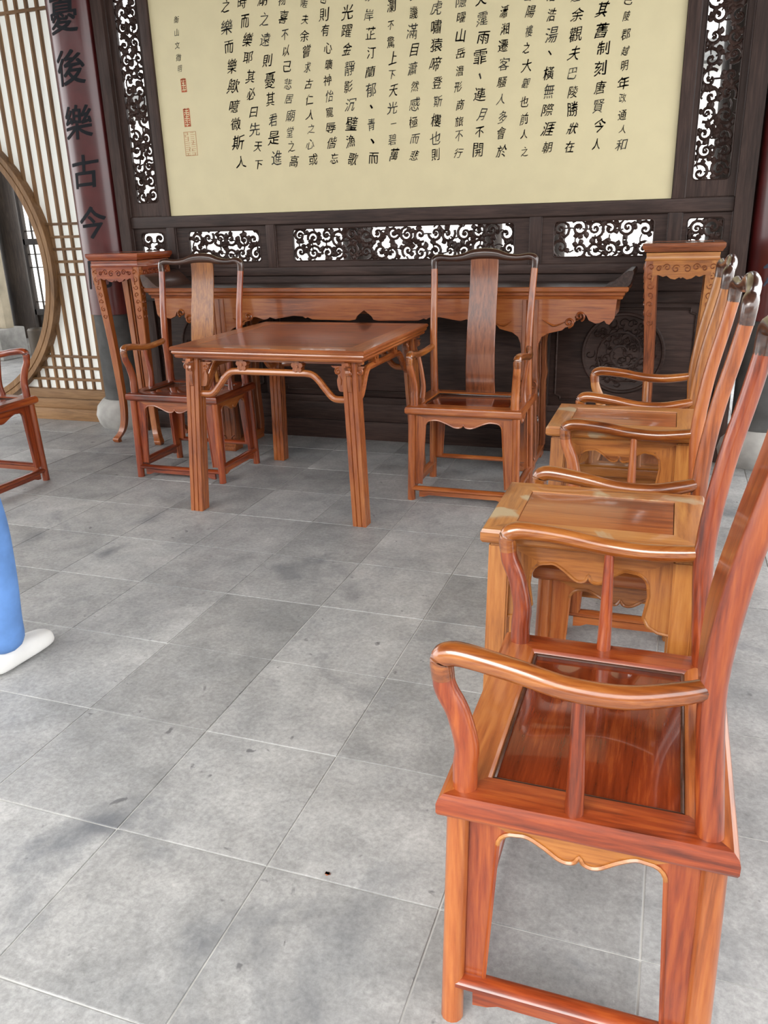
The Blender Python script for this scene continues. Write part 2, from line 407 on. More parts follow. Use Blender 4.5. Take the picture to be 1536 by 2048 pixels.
for k, ((a, b_), (c, d)) in enumerate(rows):
    p = holed_panel('carved_panel', a, b_, 1.093, 1.352, (c, d, 1.132, 1.322), WY-.012, WY+.012, SX)
    carve(p, (c, d, 1.132, 1.322), WY, 10+k)
for k, ((a, b_), (c, d)) in enumerate((((-1.495, -1.250), (-1.440, -1.278)), ((1.958, 2.205), (1.988, 2.168)))):
    p = holed_panel('carved_panel', a, b_, 1.42, 4.05, (c, d, 1.508, 3.95), WY-.012, WY+.012, SZ)
    carve(p, (c, d, 1.508, 3.95), WY, 30+k, .088, mat=SZ)
# dado below
wbox('plank', XL, XR, .945, 1.045, WY-.014, WY+.02, SX)
wbox('rail', XL, XR, .885, .945, WY-.03, WY+.03, SX)
for x0, x1 in ((XL, -1.40), (-.58, -.50), (1.20, 1.29), (2.11, XR)): wbox('stile', x0, x1, .285, .885, WY-.03, WY+.03, SZ)
wbox('rail', XL, XR, .245, .285, WY-.03, WY+.03, SX)
wbox('plank', XL, XR, .125, .245, WY-.02, WY+.03, SX, .003)
wbox('plank', XL, XR, 0, .122, WY-.028, WY+.03, SX, .003)
def dado(x0, x1, medal):
    p = wbox('panel', x0, x1, .285, .885, WY-.002, WY+.02, SX, .002)
    bd = B(); i = .035; x0 += i; x1 -= i; z0, z1 = .285+i, .885-i; q = .03
    path = [(x0+q, z0), (x1-q, z0), (x1-q, z0+q*.6), (x1, z0+q), (x1, z1-q), (x1-q, z1-q*.6), (x1-q, z1), (x0+q, z1), (x0+q, z1-q*.6), (x0, z1-q), (x0, z0+q), (x0+q, z0+q*.6), (x0+q, z0)]
    for a_, b_ in zip(path, path[1:]): tube(bd, [(a_[0], WY-.004, a_[1]), (b_[0], WY-.004, b_[1])], .0065, 6)
    obj('moulding', bd, SX, p)
    if medal:
        mx, mz = (x0+x1)/2, .60; R = .232
        md = B(); prof = [(R, .0), (R, .010), (R-.006, .016), (R-.016, .016), (R-.022, .008), (R-.03, .006), (.0005, .008)]
        rings = [[md.verts.new((mx+r*math.cos(2*PI*k/48), WY-.002-h, mz+r*math.sin(2*PI*k/48))) for k in range(48)] for r, h in prof]
        for a_ in range(len(rings)-1):
            for k in range(48): md.faces.new((rings[a_][k], rings[a_][(k+1) % 48], rings[a_+1][(k+1) % 48], rings[a_+1][k]))
        m_ = obj('medallion', md, SX, p)
        rl = B(); rnd = random.Random(int(mx*100)+7); f = lambda u, v, d: (u, d, v)
        for k in range(110):
            rr = R*.80*math.sqrt(rnd.random()); aa = rnd.uniform(0, 6.28); c = (mx+rr*math.cos(aa), mz+rr*math.sin(aa))
            sp = spiral(c, rnd.uniform(.018, .034), .005, rnd.uniform(0, 6.28), rnd.uniform(.6, 1.2), 10, rnd.choice((1, -1)))
            sp = [(u, v) for u, v in sp if math.hypot(u-mx, v-mz) < R-.03]
            if len(sp) > 2: ribbon(rl, sp, [.003, .008, .004], f, WY-.008, WY-.0155)
        snake = [(mx+(.02+.0042*k)*math.cos(.33*k), mz+(.02+.0042*k)*math.sin(.33*k)) for k in range(40)]
        ribbon(rl, snake, [.012, .016, .016, .012, .006], f, WY-.008, WY-.016)
        obj('relief', rl, SX, m_, smooth=50)
dado(-1.40, -.58, True); dado(-.50, 1.20, False); dado(1.29, 2.11, True)

# columns seen outdoors behind the screen
for k, (px, y, r) in enumerate(((1448, 5.2, .13), (715, 5.2, .12), (1105, 5.6, .10), (985, 7.5, .10))):
    p = at_y(px, 480, y); b_ = B(); lathe(b_, [(r, 0.0), (r, 4.35)], 20, (p.x, p.y))
    obj('veranda_column', b_, wood('oldwood', 'z'), label='dark timber veranda column standing behind the carved screen', cat='column', group='veranda columns behind the screen')

# ------------------------------------------------------------------ lettering
GL = {}
def glyph(ch, off=0.0):
    """flat glyph from the built-in font: (verts 2d centred in the unit em, faces)"""
    if (ch, off) in GL: return GL[(ch, off)]
    c = bpy.data.curves.new('glyph', 'FONT'); c.body = ch; c.size = 1.0; c.offset = off; c.resolution_u = 3; c.fill_mode = 'FRONT'
    o = bpy.data.objects.new('glyph', c); COL.objects.link(o)
    bpy.context.view_layer.update()
    me = bpy.data.meshes.new_from_object(o.evaluated_get(bpy.context.evaluated_depsgraph_get()))
    vs = [(v.co.x, v.co.y) for v in me.vertices]; fs = [tuple(p.vertices) for p in me.polygons]
    bpy.data.objects.remove(o); bpy.data.curves.remove(c); bpy.data.meshes.remove(me)
    if vs:
        xs = [v[0] for v in vs]; ys = [v[1] for v in vs]; cx, cy = (min(xs)+max(xs))/2, (min(ys)+max(ys))/2
        vs = [(x-cx, y-cy) for x, y in vs]
    GL[(ch, off)] = (vs, fs); return GL[(ch, off)]
def put_glyph(bm, ch, f, size, off=0.0, rot=0.0, shear=0.0, sx=1.0, wob=0.0, seed=0, bold=0.0):
    if bold:
        put_glyph(bm, ch, lambda u, v: f(u+bold*size, v+bold*.6*size), size, off, rot, shear, sx, wob, seed)
    vs, fs = glyph(ch, off); cr, sr = math.cos(rot), math.sin(rot); bv = []
    for x, y in vs:
        if wob:
            n = noise.noise_vector(Vector((x*2.3, y*2.3, seed*3.7))); x += n.x*wob; y += n.y*wob
        x = x*sx+shear*y; x, y = x*cr-y*sr, x*sr+y*cr
        bv.append(bm.verts.new(f(x*size, y*size)))
    for q in fs:
        try: bm.faces.new([bv[i] for i in q])
        except ValueError: pass

BY = WY-.020
bb = B(); box(bb, -1.186, 1.893, BY, WY+.02, 1.422, 4.048, .0015)
board = obj('calligraphy_board', bb, M_BOARD, label='large cream board with columns of black cursive Chinese calligraphy set in the dark screen', cat='board')
TEXT = [  # (whole column, visible reference character index from the bottom, photo pixel of it, photo pixel of the last one)
 ('慶曆四年春滕子京謫守巴陵郡越明年政通人和', 8, (1256.6, 34), (1242, 290)),
 ('百廢具興乃重修岳陽樓增其舊制刻唐賢今人', 6, (1204.6, 59), (1195.6, 288)),
 ('詩賦於其上屬余作文以記之余觀夫巴陵勝狀在', 7, (1152.7, 30.4), (1142, 291.8)),
 ('洞庭一湖銜遠山吞長江浩浩湯〻橫無際涯朝', 6, (1102.5, 68), (1093.6, 293.6)),
 ('暉夕陰氣象萬千此則岳陽樓之大觀也前人之', 8, (1058.5, 25), (1047, 302.6)),
 ('述備矣然則北通巫峽南極瀟湘遷客騷人多會於', 8, (1009.5, 21.5), (1002.3, 300.8)),
 ('此覽物之情得無異乎若夫霪雨霏〻連月不開', 7, (964.7, 35.8), (959.4, 300.8)),
 ('陰風怒號濁浪排空日星隱曜山岳潛形商旅不行', 8, (921.8, 35.8), (916.4, 306)),
 ('檣傾楫摧薄暮冥冥虎嘯猿啼登斯樓也則', 7, (873.4, 53.7), (873.4, 309.8)),
 ('有去國懷鄉憂讒畏譏滿目蕭然感極而悲', 8, (826.9, 26.9), (828.7, 311.6)),
 ('者矣至若春和景明波瀾不驚上下天光一碧萬', 9, (781.7, 14.3), (787, 309.8)),
 ('頃沙鷗翔集錦鱗游泳岸芷汀蘭郁〻青〻而', 8, (738.7, 30.4), (747, 317)),
 ('或長煙一空皓月千里浮光躍金靜影沉璧漁歌', 8, (692.1, 23.3), (704.7, 317)),
 ('互答此樂何極登斯樓也則有心曠神怡寵辱偕忘', 9, (649.2, 28.6), (667.1, 317)),
 ('把酒臨風其喜洋洋者矣嗟夫余嘗求古仁人之心或', 9, (609.8, 39.4), (624.1, 318.8)),
 ('異二者之為何哉不以物喜不以己悲居廟堂之高', 9, (566.8, 34), (586.5, 324)),
 ('則憂其民處江湖之遠則憂其君是進', 6, (532.8, 80.6), (552.5, 315)),
 ('亦憂退亦憂然則何時而樂耶其必曰先天下', 8, (489.8, 41.2), (518.5, 329.5)),
 ('之憂而憂後天下之樂而樂歟噫微斯人', 7, (454, 53.7), (480.9, 324)),
 ('吾誰與歸衡山文徵明', 4, (352, 37.6), (361.6, 139)),
]
rt_ = random.Random(5)
upper = B()
for ci, (txt, k, pa, pb) in enumerate(TEXT):
    A_, Z_ = at_y(*pa, BY), at_y(*pb, BY)
    step = (A_-Z_)/k; small = ci == 19
    for n_, ch in enumerate(reversed(txt)):
        p = Z_+step*n_
        if p.z > 3.95: break
        if small and n_ > 4: continue
        p = p+Vector((rt_.uniform(-.008, .008), 0, rt_.uniform(-.005, .005)))
        size = step.length*(rt_.uniform(.64, .88) if not small else .60)
        if ch in '之〻一人不下': size *= .85
        bm = B() if p.z < 2.80 else upper
        put_glyph(bm, '、' if ch == '〻' else ch, lambda u, v, p=p: (p.x+u, BY-.0012, p.z+v), size*(1.5 if ch == '〻' else 1), off=0.0,
                  rot=rt_.uniform(-.06, .12), shear=rt_.uniform(.10, .36), sx=rt_.uniform(.76, 1.0), wob=.10, seed=ci*31+n_, bold=.0 if small else rt_.choice((0, .006, .010, .014)))
        if bm is not upper: obj('character', bm, M_INK, board, smooth=0)
obj('upper_calligraphy', upper, M_INK, board, smooth=0, kind='stuff')
def seal(px0, py0, px1, py1, mat, solid, seed):
    a_, c_ = at_y(px0, py0, BY), at_y(px1, py1, BY); x0, x1, z1, z0 = a_.x, c_.x, a_.z, c_.z
    bm = B(); t = .003; rn = random.Random(seed); y0, y1 = BY-.0014, BY+.002
    for q in ((x0, x1, z0, z0+t), (x0, x1, z1-t, z1), (x0, x0+t, z0, z1), (x1-t, x1, z0, z1)): box(bm, q[0], q[1], y0, y1, q[2], q[3])
    n = max(4, int((z1-z0)/.011))
    for c in range(2):
        xa = x0+(x1-x0)*(.08+.46*c); xb = xa+(x1-x0)*.38
        for r in range(n):
            za = z0+(z1-z0)*(r+.3)/n
            box(bm, xa, xb-rn.random()*.3*(xb-xa), y0, y1, za, za+(.006 if solid else .0026))
            if rn.random() < .6:
                xm = xa+(xb-xa)*rn.random()*.8; box(bm, xm, xm+.004, y0, y1, za, za+(z1-z0)/n)
    obj('red_seal', bm, mat, board, smooth=0)
seal(361, 158, 374, 184, M_SEAL, True, 1); seal(366, 218, 382, 253, M_SEAL, True, 2); seal(367, 264, 396, 311, M_SEAL2, False, 3)

# ------------------------------------------------------------------ columns with couplet boards
def column(cx, cy, label):
    t = thing('hall_column', label, 'column', (cx, cy, 0))
    b_ = B(); lathe(b_, [(.155, .2), (.155, 4.35)], 32); obj('shaft', b_, M_GREYST, t)
    b_ = B(); lathe(b_, [(.20, 0), (.22, .03), (.235, .09), (.22, .15), (.185, .19), (.165, .205)], 32); obj('stone_base', b_, M_STONE, t)
    return t
CLX, CLY = -1.752, 3.63; CRX, CRY = 2.47, 3.63
column(CLX, CLY, 'dark round hall column on a pale stone base beside the paper lattice partition')
column(CRX, CRY, 'dark round hall column on a pale stone base behind the amber flower stand')
def couplet(cx, cy, z0, label, chars, r=.172):
    t = thing('couplet_board', label, 'board', (cx, cy, 0))
    bm = B(); n = 28; a0, a1 = math.radians(-205), math.radians(25)
    ring = []
    for z in (z0, z0+.012, 4.05):
        row = []
        for k in range(n+1):
            a = a0+(a1-a0)*k/n; row.append(((r+.0)*math.cos(a), (r+.0)*math.sin(a), z, .160*math.cos(a), .160*math.sin(a)))
        ring.append(([bm.verts.new(q[:3]) for q in row], [bm.verts.new((q[3], q[4], q[2])) for q in row]))
    for i in range(2):
        for k in range(n):
            for s in (0, 1): bm.faces.new((ring[i][s][k], ring[i][s][k+1], ring[i+1][s][k+1], ring[i+1][s][k]))
        for k in (0, n): bm.faces.new((ring[i][0][k], ring[i][1][k], ring[i+1][1][k], ring[i+1][0][k]))
    for i in (0, 2):
        for k in range(n): bm.faces.new((ring[i][0][k], ring[i][0][k+1], ring[i][1][k+1], ring[i][1][k]))
    obj('lacquer_board', bm, M_LACQ, t)
    rn = random.Random(3)
    for ch, z, size in chars:
        bm = B(); vs, fs = glyph(ch); bvs = []
        for ox, oz in ((-.013, -.008), (.013, -.008), (.013, .012), (-.013, .012)):
          bv = [bm.verts.new(((x+ox+.10*y)*size*.92, 0, (y+oz)*size*.92)) for x, y in [(x+noise.noise(Vector((x*3, y*3, 1)))*.03, y+noise.noise(Vector((x*3, y*3, 9)))*.03+.10*x) for x, y in vs]]
          for q in fs:
            try: bm.faces.new([bv[i] for i in q])
            except ValueError: pass
        bmesh.ops.triangulate(bm, faces=bm.faces[:])
        for _ in range(4):
            es = [e for e in bm.edges if e.calc_length() > .022]
            if not es: break
            bmesh.ops.subdivide_edges(bm, edges=es, cuts=1); bmesh.ops.triangulate(bm, faces=[f_ for f_ in bm.faces if len(f_.verts) > 3])
        for v in bm.verts:
            a = -PI/2+(v.co.x+.028)/r; v.co = Vector(((r+.0022)*math.cos(a), (r+.0022)*math.sin(a), z+v.co.z))
        obj('character', bm, M_BLUE, t, smooth=0)
    return t
zz = [at_y(px, py, CLY-.172).z for px, py in ((140, 32), (147, 138), (162, 248), (174, 347), (195, 449), (213, 552))]
couplet(CLX, CLY, .80, 'curved maroon lacquer couplet board with dark brush characters beside the paper lattice partition',
        [(c, z+.012, .225) for c, z in zip('憂後樂古今同', zz)])
rc = couplet(CRX, CRY, .80, 'curved maroon lacquer couplet board behind the amber flower stand', [])
for zc in (1.40, 1.06):                                       # worn blue brush strokes, unreadable
    bm = B()
    fcyl = lambda u, v, d, zc=zc: ((.172+d)*math.cos(-PI/2+u/.172), (.172+d)*math.sin(-PI/2+u/.172), zc+v)
    for pts, wd in (([(-.10, .01), (-.06, .03), (-.02, .045), (.03, .05), (.08, .07)], [.01, .03, .024, .02, .012]), ([(-.07, .06), (-.055, .02), (-.06, -.03), (-.09, -.08)], [.012, .026, .024, .008]),
                    ([(0, .10), (.005, .05), (0, 0), (-.005, -.05), (0, -.10)], [.014, .024, .02, .022, .01]), ([(-.01, -.01), (.03, -.04), (.07, -.08)], [.01, .026, .012]), ([(-.06, -.02), (-.01, -.01), (.05, 0)], [.012, .022, .012])):
        pp = [(q.x, q.y) for q in catmull([(u, v, 0) for u, v in pts], 4)]
        ribbon(bm, pp, wd, fcyl, -.002, .0025)
    obj('brush_mark', bm, plain('slate_blue_paint', (.05, .075, .12), .5), rc, smooth=0)

# ------------------------------------------------------------------ paper lattice partition with moon gate
LY = 3.65; GX, GZ, GR = -3.275, 1.12, 1.03; LX = -1.940; TOPZ = 3.3
PX, PYm, PZ = wood('pine', 'x'), wood('pine', 'y'), wood('pine', 'z')
lat = thing('wall_left', kind='structure'); lat['label'] = 'wooden lattice partition with white panels and a round moon gate'
def lbox(name, x0, x1, z0, z1, y0, y1, mat, bev=.003):
    b_ = B(); box(b_, x0, x1, y0, y1, z0, z1, bev); return obj(name, b_, mat, lat)
bm = B()                                                        # moon gate ring
def ring_sweep(bm, prof, a0, a1, n):
    rows_ = []
    for k in range(n+1):
        a = a0+(a1-a0)*k/n
        rows_.append([bm.verts.new((GX+r*math.cos(a), y, GZ+r*math.sin(a))) for r, y in prof])
    m = len(prof)
    for k in range(n):
        for q in range(m): bm.faces.new((rows_[k][q], rows_[k][(q+1) % m], rows_[k+1][(q+1) % m], rows_[k+1][q]))
    bm.faces.new(rows_[0]); bm.faces.new(rows_[-1][::-1])
ring_sweep(bm, [(.985, LY+.09), (.985, LY-.06), (1.022, LY-.06), (1.026, LY-.052), (1.030, LY-.06), (1.062, LY-.06), (1.062, LY+.09)], math.radians(-66), math.radians(246), 90)
obj('moon_gate_ring', bm, PZ, lat)
def span(x):                                                     # z range of the gate at this x
    d = 1.05**2-(x-GX)**2
    return (GZ-math.sqrt(d), GZ+math.sqrt(d)) if d > 0 else None
for side in (1, -1):
    X = lambda q: q if side == 1 else 2*GX-q
    def sx(a, b): return (min(X(a), X(b)), max(X(a), X(b)))
    for k in range(13):
        xb = -1.972-.0822*k
        if xb < -3.2: break
        x0, x1 = sx(xb-.009, xb+.009); g_ = span(xb)
        segs = [(.235, TOPZ)] if not g_ else [(.235, g_[0]), (g_[1], TOPZ)]
        for z0, z1 in segs:
            if z1-z0 > .03 and (xb > -2.62 or z0 > .3): lbox('lattice_bar', x0, x1, z0, z1, LY-.012, LY+.012, PZ, .002)
    for z in (.307, .392, .477, 1.058, 1.146, 1.230, 1.312, 1.397, 2.69, 2.775, 2.86):
        d = 1.05**2-(z-GZ)**2; xe = GX+math.sqrt(d) if d > 0 else -3.2
        if z < 1: xe = max(xe, -2.64)
        x0, x1 = sx(xe, LX); lbox('lattice_bar', x0, x1, z-.009, z+.009, LY-.015, LY+.010, PX, .002)
    x0, x1 = sx(LX-.022, LX+.012); lbox('stile', x0, x1, .1, TOPZ, LY-.03, LY+.04, PZ)
    x0, x1 = sx(-2.66, LX+.012)
    lbox('rail', x0, x1, .168, .235, LY-.035, LY+.05, PX); lbox('panel', x0, x1, .085, .168, LY-.012, LY+.03, PX); lbox('rail', x0, x1, 0, .088, LY-.04, LY+.06, PX)
    x0, x1 = sx(-2.69, -2.655); lbox('stile', x0, x1, 0, .235, LY-.03, LY+.05, PZ)
    # white panel with the round cut
    bm = B(); n = 48; pts = []
    for k in range(n+1):
        a = math.radians(-58+148*k/n); pts.append((GX+1.045*math.cos(a)*side, GZ+1.045*math.sin(a)))
    ex = X(LX)
    for yq in (LY+.014,):
        cv = [bm.verts.new((u, yq, v)) for u, v in pts]; zq = [bm.verts.new((ex, yq, .2+(TOPZ-.2)*k/n)) for k in range(n+1)]
        for k in range(n): bm.faces.new((cv[k], cv[k+1], zq[k+1], zq[k]))
        t_ = bm.verts.new((GX, yq, TOPZ)); bm.faces.new((cv[n], t_, zq[n]))
    obj('white_panel', bm, M_PAPER, lat, smooth=0)
lbox('rail', 2*GX-LX, LX, TOPZ, TOPZ+.1, LY-.04, LY+.06, PX)
lbox('panel', 2*GX-LX, LX, TOPZ+.1, 4.35, LY-.02, LY+.02, PX)

# ------------------------------------------------------------------ armchairs
SW, SD, SZT = .58, .45, .49                # seat width, depth, height
def ogee(hw, drop, cusp, dip, n=5):
    """half-symmetric lower edge of an apron from -hw to hw: corner depth drop, ogee to dip, cusp in the middle"""
    L_ = catmull([(-hw, -drop, 0), (-hw*.80, -drop*.97, 0), (-hw*.55, -(drop*.6+dip*.4), 0), (-hw*.28, -dip*1.0, 0), (-hw*.09, -dip*.99, 0), (0, -cusp, 0)], n)
    L_ = [(p.x, p.y) for p in L_]
    return L_ + [(-x, y) for x, y in reversed(L_[:-1])]
def arch_board(bm, W, ztop, zbot, strip_t, strip_b, f, th, drop=.030, cusp=.046, dip=.060, r=.032, curl=False):
    """one board: two side strips (material 1) and an ogee apron (material 0); f(u, z, d) maps to 3d"""
    hw = W/2; hi = hw-strip_t
    low = [(u, ztop+v) for u, v in ogee(hi-r, drop, cusp, dip)]
    def corner(s):
        return [(s*(hi-r+r*math.sin(math.radians(a))), ztop-drop-r+r*math.cos(math.radians(a))) for a in (15, 35, 55, 75, 90)]
    st = [(hw-strip_b, zbot)]
    if curl: st = [(hw-.004, zbot), (hw-.03, zbot+.004), (hw-.050, zbot+.016), (hw-.060, zbot+.036), (hw-.056, zbot+.060), (hw-.052, zbot+.085)]
    m = len(st)+4
    inner = [(-u, z) for u, z in st] + corner(-1)[::-1] + low + corner(1) + st[::-1]
    n = len(inner); outer = []
    for i, (u, z) in enumerate(inner):
        if i <= m: outer.append((-hw, zbot+(ztop-zbot)*i/m))
        elif i >= n-1-m: outer.append((hw, zbot+(ztop-zbot)*(n-1-i)/m))
        else: outer.append((u, ztop))
    for d in (0, th):
        iv = [bm.verts.new(f(u, z, d)) for u, z in inner]; ov = [bm.verts.new(f(u, z, d)) for u, z in outer]
        for k in range(n-1):
            fc = bm.faces.new((iv[k], iv[k+1], ov[k+1], ov[k])); fc.material_index = 1 if (k < m or k >= n-1-m) else 0
        if d == 0: i0, o0 = iv, ov
    for k in range(n-1):
        for q in ((i0[k], i0[k+1], iv[k+1], iv[k]), (o0[k], o0[k+1], ov[k+1], ov[k])):
            fc = bm.faces.new(q); fc.material_index = 1 if (k < m or k >= n-1-m) else 0
    for k in (0, n-1): bm.faces.new((i0[k], o0[k], ov[k], iv[k])).material_index = 1
    return [f(u, z, -.001) for u, z in inner]

def bead(bm, pts, r, ztop):
    n0 = len(bm.faces); tube(bm, pts, r, 5); bm.faces.ensure_lookup_table()
    for f_ in bm.faces[n0:]:
        if f_.calc_center_median().z < ztop-.066: f_.material_index = 1
def chair(label, tone, loc, rz, group=None, apr='amber', arm='honey', spl_t=None, frame=None, bent=False):
    t = thing('armchair', label, 'chair', loc, rz, group)
    wx, wy, wz = wood(tone, 'x'), wood(tone, 'y'), wood(tone, 'z'); dk = wood('crest', 'x'); spl_t = spl_t or tone; frame = frame or tone
    # seat
    bm = B(); rect_ring(bm, SW, SD, [(.010, .447), (.002, .453), (0, .458), (0, .474), (.003, .483), (.010, .489), (.016, .490), (.070, .490), (.073, .487), (.077, .481), (.077, .455), (.070, .447)])
    sf = obj('seat_frame', bm, [wood(frame, 'x'), wood(tone, 'y')], t, smooth=20)
    bm = B(); box(bm, -SW/2+.076, SW/2-.076, -SD/2+.076, SD/2-.076, .462, .480, .002); obj('seat_panel', bm, wood('seat', 'x') if tone != 'amber' else wood('mid', 'x'), t)
    bm = B()
    for a_, b_ in (((-1, -1), (1, -1)), ((1, -1), (1, 1)), ((1, 1), (-1, 1)), ((-1, 1), (-1, -1))):
        hx, hy = SW/2-.079, SD/2-.079; tube(bm, [(a_[0]*hx, a_[1]*hy, .482), (b_[0]*hx, b_[1]*hy, .482)], .0035, 6)
    obj('bead', bm, wood('crest', 'y'), sf)
    hxT, hyT = SW/2-.030, SD/2-.030; spl = .008
    lx = lambda z: hxT+spl*(1-z/.447); ly = lambda z: hyT+spl*(1-z/.447)
    for sx in (-1, 1):
        for sy in (-1, 1):
            bm = B(); tube(bm, [(sx*lx(z), sy*ly(z), z) for z in (0, .15, .3, .450)], [.020, .0195, .019, .0185], 14)
            obj('leg', bm, wood(frame, 'z'), t)
    # apron boards
    zb = .085
    for sy in (-1, 1):
        bm = B(); W = 2*hxT-.02
        f = lambda u, z, d: (u*lx(z)/hxT, sy*(ly(z)-.004-d*1.0), z)
        edge = arch_board(bm, W, .447, zb if sy < 0 else .13, .058, .042, f, .014)
        bead(bm, edge, .0038, .447); obj('apron', bm, [wood(apr, 'x'), wz], t)
    for sx in (-1, 1):
        bm = B(); W = 2*hyT-.02
        f = lambda u, z, d: (sx*(lx(z)-.004-d), u*ly(z)/hyT, z)
        edge = arch_board(bm, W, .447, .095, .056, .042, f, .014, r=.026)
        bead(bm, edge, .0038, .447); obj('apron', bm, [wood(apr, 'y'), wz], t)
    # stretchers
    def bar(p, q, zc, ax, hw_, name='stretcher'):
        bm = B(); tube(bm, [p, q], 0, 10, ref=(0, 0, 1), flat=[(hw_, .013)]*2); return obj(name, bm, wx if ax == 'x' else wy, t)
    bar((-lx(.07), -ly(.07), .062), (lx(.07), -ly(.07), .062), .062, 'x', .0185)
    bm = B(); poly = [(-.225, .056), (.225, .056), (.225, .018), (.20, .020), (.175, .030), (-.175, .030), (-.20, .020), (-.225, .018)]
    prism(bm, poly, lambda u, v, d: (u, -ly(.04)+d, v), -.006, .008); obj('stretcher_apron', bm, wx, t)
    for sx in (-1, 1):
        bar((sx*lx(.09), -ly(.09), .088), (sx*lx(.09), ly(.09), .088), .088, 'y', .0185)
        bm = B(); poly = [(-.165, .082), (.165, .082), (.165, .040), (.14, .043), (.12, .052), (-.12, .052), (-.14, .043), (-.165, .040)]
        prism(bm, poly, lambda u, v, d: (sx*(lx(.06)+d), u, v), -.008, .006); obj('stretcher_apron', bm, wy, t)
    bar((-lx(.12), ly(.12), .125), (lx(.12), ly(.12), .125), .125, 'x', .016)
    # back posts, crest, splat
    ax_ = .247
    for sx in (-1, 1):
        bm = B(); pts = catmull([(sx*.250, .183, .488), (sx*.249, .172, .60), (sx*.248, .163, .74), (sx*.250, .180, .90), (sx*.254, .208, 1.04), (sx*.257, .222, 1.115)], 5)
        tube(bm, pts, [.0205, .020, .019, .018, .0172, .017], 14); obj('back_post', bm, wz, t)
    half = [(-.257, .222, 1.112), (-.258, .224, 1.140), (-.252, .226, 1.160), (-.225, .229, 1.168), (-.170, .234, 1.163), (-.110, .240, 1.168), (-.060, .244, 1.180), (0, .245, 1.184)]
    hf = [(.0175, .0175), (.0185, .0185), (.019, .019), (.017, .017), (.015, .015), (.017, .019), (.019, .025), (.019, .027)]
    pts = half+[(-x, y, z) for x, y, z in reversed(half[:-1])]; fl_ = hf+hf[:-1][::-1]
    bm = B(); cp = catmull(pts, 4); tube(bm, cp, 0, 14, ref=(0, -1, .0001) if False else None, flat=None if True else fl_) if False else None
    n_ = len(cp); fa = lerp_list([a for a, b in fl_], n_); fb = lerp_list([b for a, b in fl_], n_)
    rings = []
    for i in range(n_):
        tg = (cp[min(i+1, n_-1)]-cp[max(i-1, 0)]).normalized(); yv = Vector((0, 1, 0)); a_ = tg.cross(yv).normalized(); b_ = a_.cross(tg).normalized()
        rings.append([bm.verts.new(cp[i]+a_*fb[i]*math.cos(2*PI*k/14)+b_*fa[i]*math.sin(2*PI*k/14)) for k in range(14)])
    for i in range(n_-1):
        for k in range(14): bm.faces.new((rings[i][k], rings[i][(k+1) % 14], rings[i+1][(k+1) % 14], rings[i+1][k]))
    bm.faces.new(rings[0]); bm.faces.new(rings[-1][::-1]); obj('crest_rail', bm, dk, t, label='dark brown yoke crest rail')
    bm = B(); pts = catmull([(0, .185, .486), (0, .170, .58), (0, .172, .72), (0, .196, .86), (0, .226, 1.0), (0, .243, 1.10), (0, .246, 1.165)], 5)
    hwid = lerp_list([.078, .076, .074, .072, .071, .071], len(pts)); rr = []
    for i, p in enumerate(pts):
        tg = (pts[min(i+1, len(pts)-1)]-pts[max(i-1, 0)]).normalized(); nn = Vector((0, -tg.z, tg.y)); h = hwid[i]
        rr.append([bm.verts.new(p+Vector((sx*h, 0, 0))+nn*dn) for sx, dn in ((-1, .004), (-.95, .007), (.95, .007), (1, .004), (1, -.004), (.95, -.007), (-.95, -.007), (-1, -.004))])
    for i in range(len(rr)-1):
        for k in range(8): bm.faces.new((rr[i][k], rr[i][(k+1) % 8], rr[i+1][(k+1) % 8], rr[i+1][k]))
    bm.faces.new(rr[0]); bm.faces.new(rr[-1][::-1]); obj('splat', bm, wood(spl_t, 'z'), t)
    # arms
    for sx in (-1, 1):
        bm = B()
        ap = [(sx*.262, -.219, .692), (sx*.262, -.221, .720), (sx*.263, -.212, .733), (sx*.266, -.185, .737), (sx*.274, -.11, .729), (sx*.279, -.03, .715), (sx*.274, .05, .712), (sx*.260, .12, .722), (sx*.248, .165, .733)]
        tube(bm, catmull(ap, 5), [.0182, .0188, .0195, .019, .0180, .0178, .0178, .017, .0145], 14, ref=(0, .3, 1)); obj('armrest', bm, wood(arm, 'y'), t)
        bm = B(); gp = [(sx*.250, -.186, .486), (sx*.250, -.186, .53), (sx*.251, -.184, .57), (sx*.256, -.197, .63), (sx*.261, -.216, .675), (sx*.262, -.220, .712)]
        tube(bm, catmull(gp, 5), [.0205, .0205, .020, .0190, .0183, .0160], 14); obj('arm_front_post', bm, wz, t)
        bm = B(); mp_ = [(sx*.262, -.010, .486), (sx*.258, -.004, .55), (sx*.266, -.008, .63), (sx*.278, -.012, .705)] if bent else [(sx*.262, -.012, .486), (sx*.266, -.012, .55), (sx*.271, -.013, .63), (sx*.277, -.014, .705)]
        tube(bm, catmull(mp_, 5), [.0150, .0135, .0115, .0095], 12); obj('arm_side_post', bm, wz, t)
    return t
AX = 1.887
chair('glossy red-brown yoke-back armchair, first in the row of three chairs and two tea tables', 'red', (AX, .050, 0), -PI/2, 'armchairs in the tea table row', frame='orange')
chair('orange-brown yoke-back armchair standing between the two tea tables', 'orange', (AX, 1.000, 0), -PI/2, 'armchairs in the tea table row')
chair('amber brown yoke-back armchair at the end of the row, beside the amber flower stand', 'amber', (AX, 1.955, 0), -PI/2, 'armchairs in the tea table row', spl_t='orange')
chair('brown yoke-back armchair facing the hall, standing free of the square table', 'orange', (1.030, 2.705, 0), 0, 'armchairs flanking the square table', apr='orange', spl_t='mid', bent=True)
chair('brown yoke-back armchair partly behind the square table, near the red-brown flower stand', 'red', (-.610, 2.705, 0), 0, 'armchairs flanking the square table', apr='orange', spl_t='amber', bent=True)
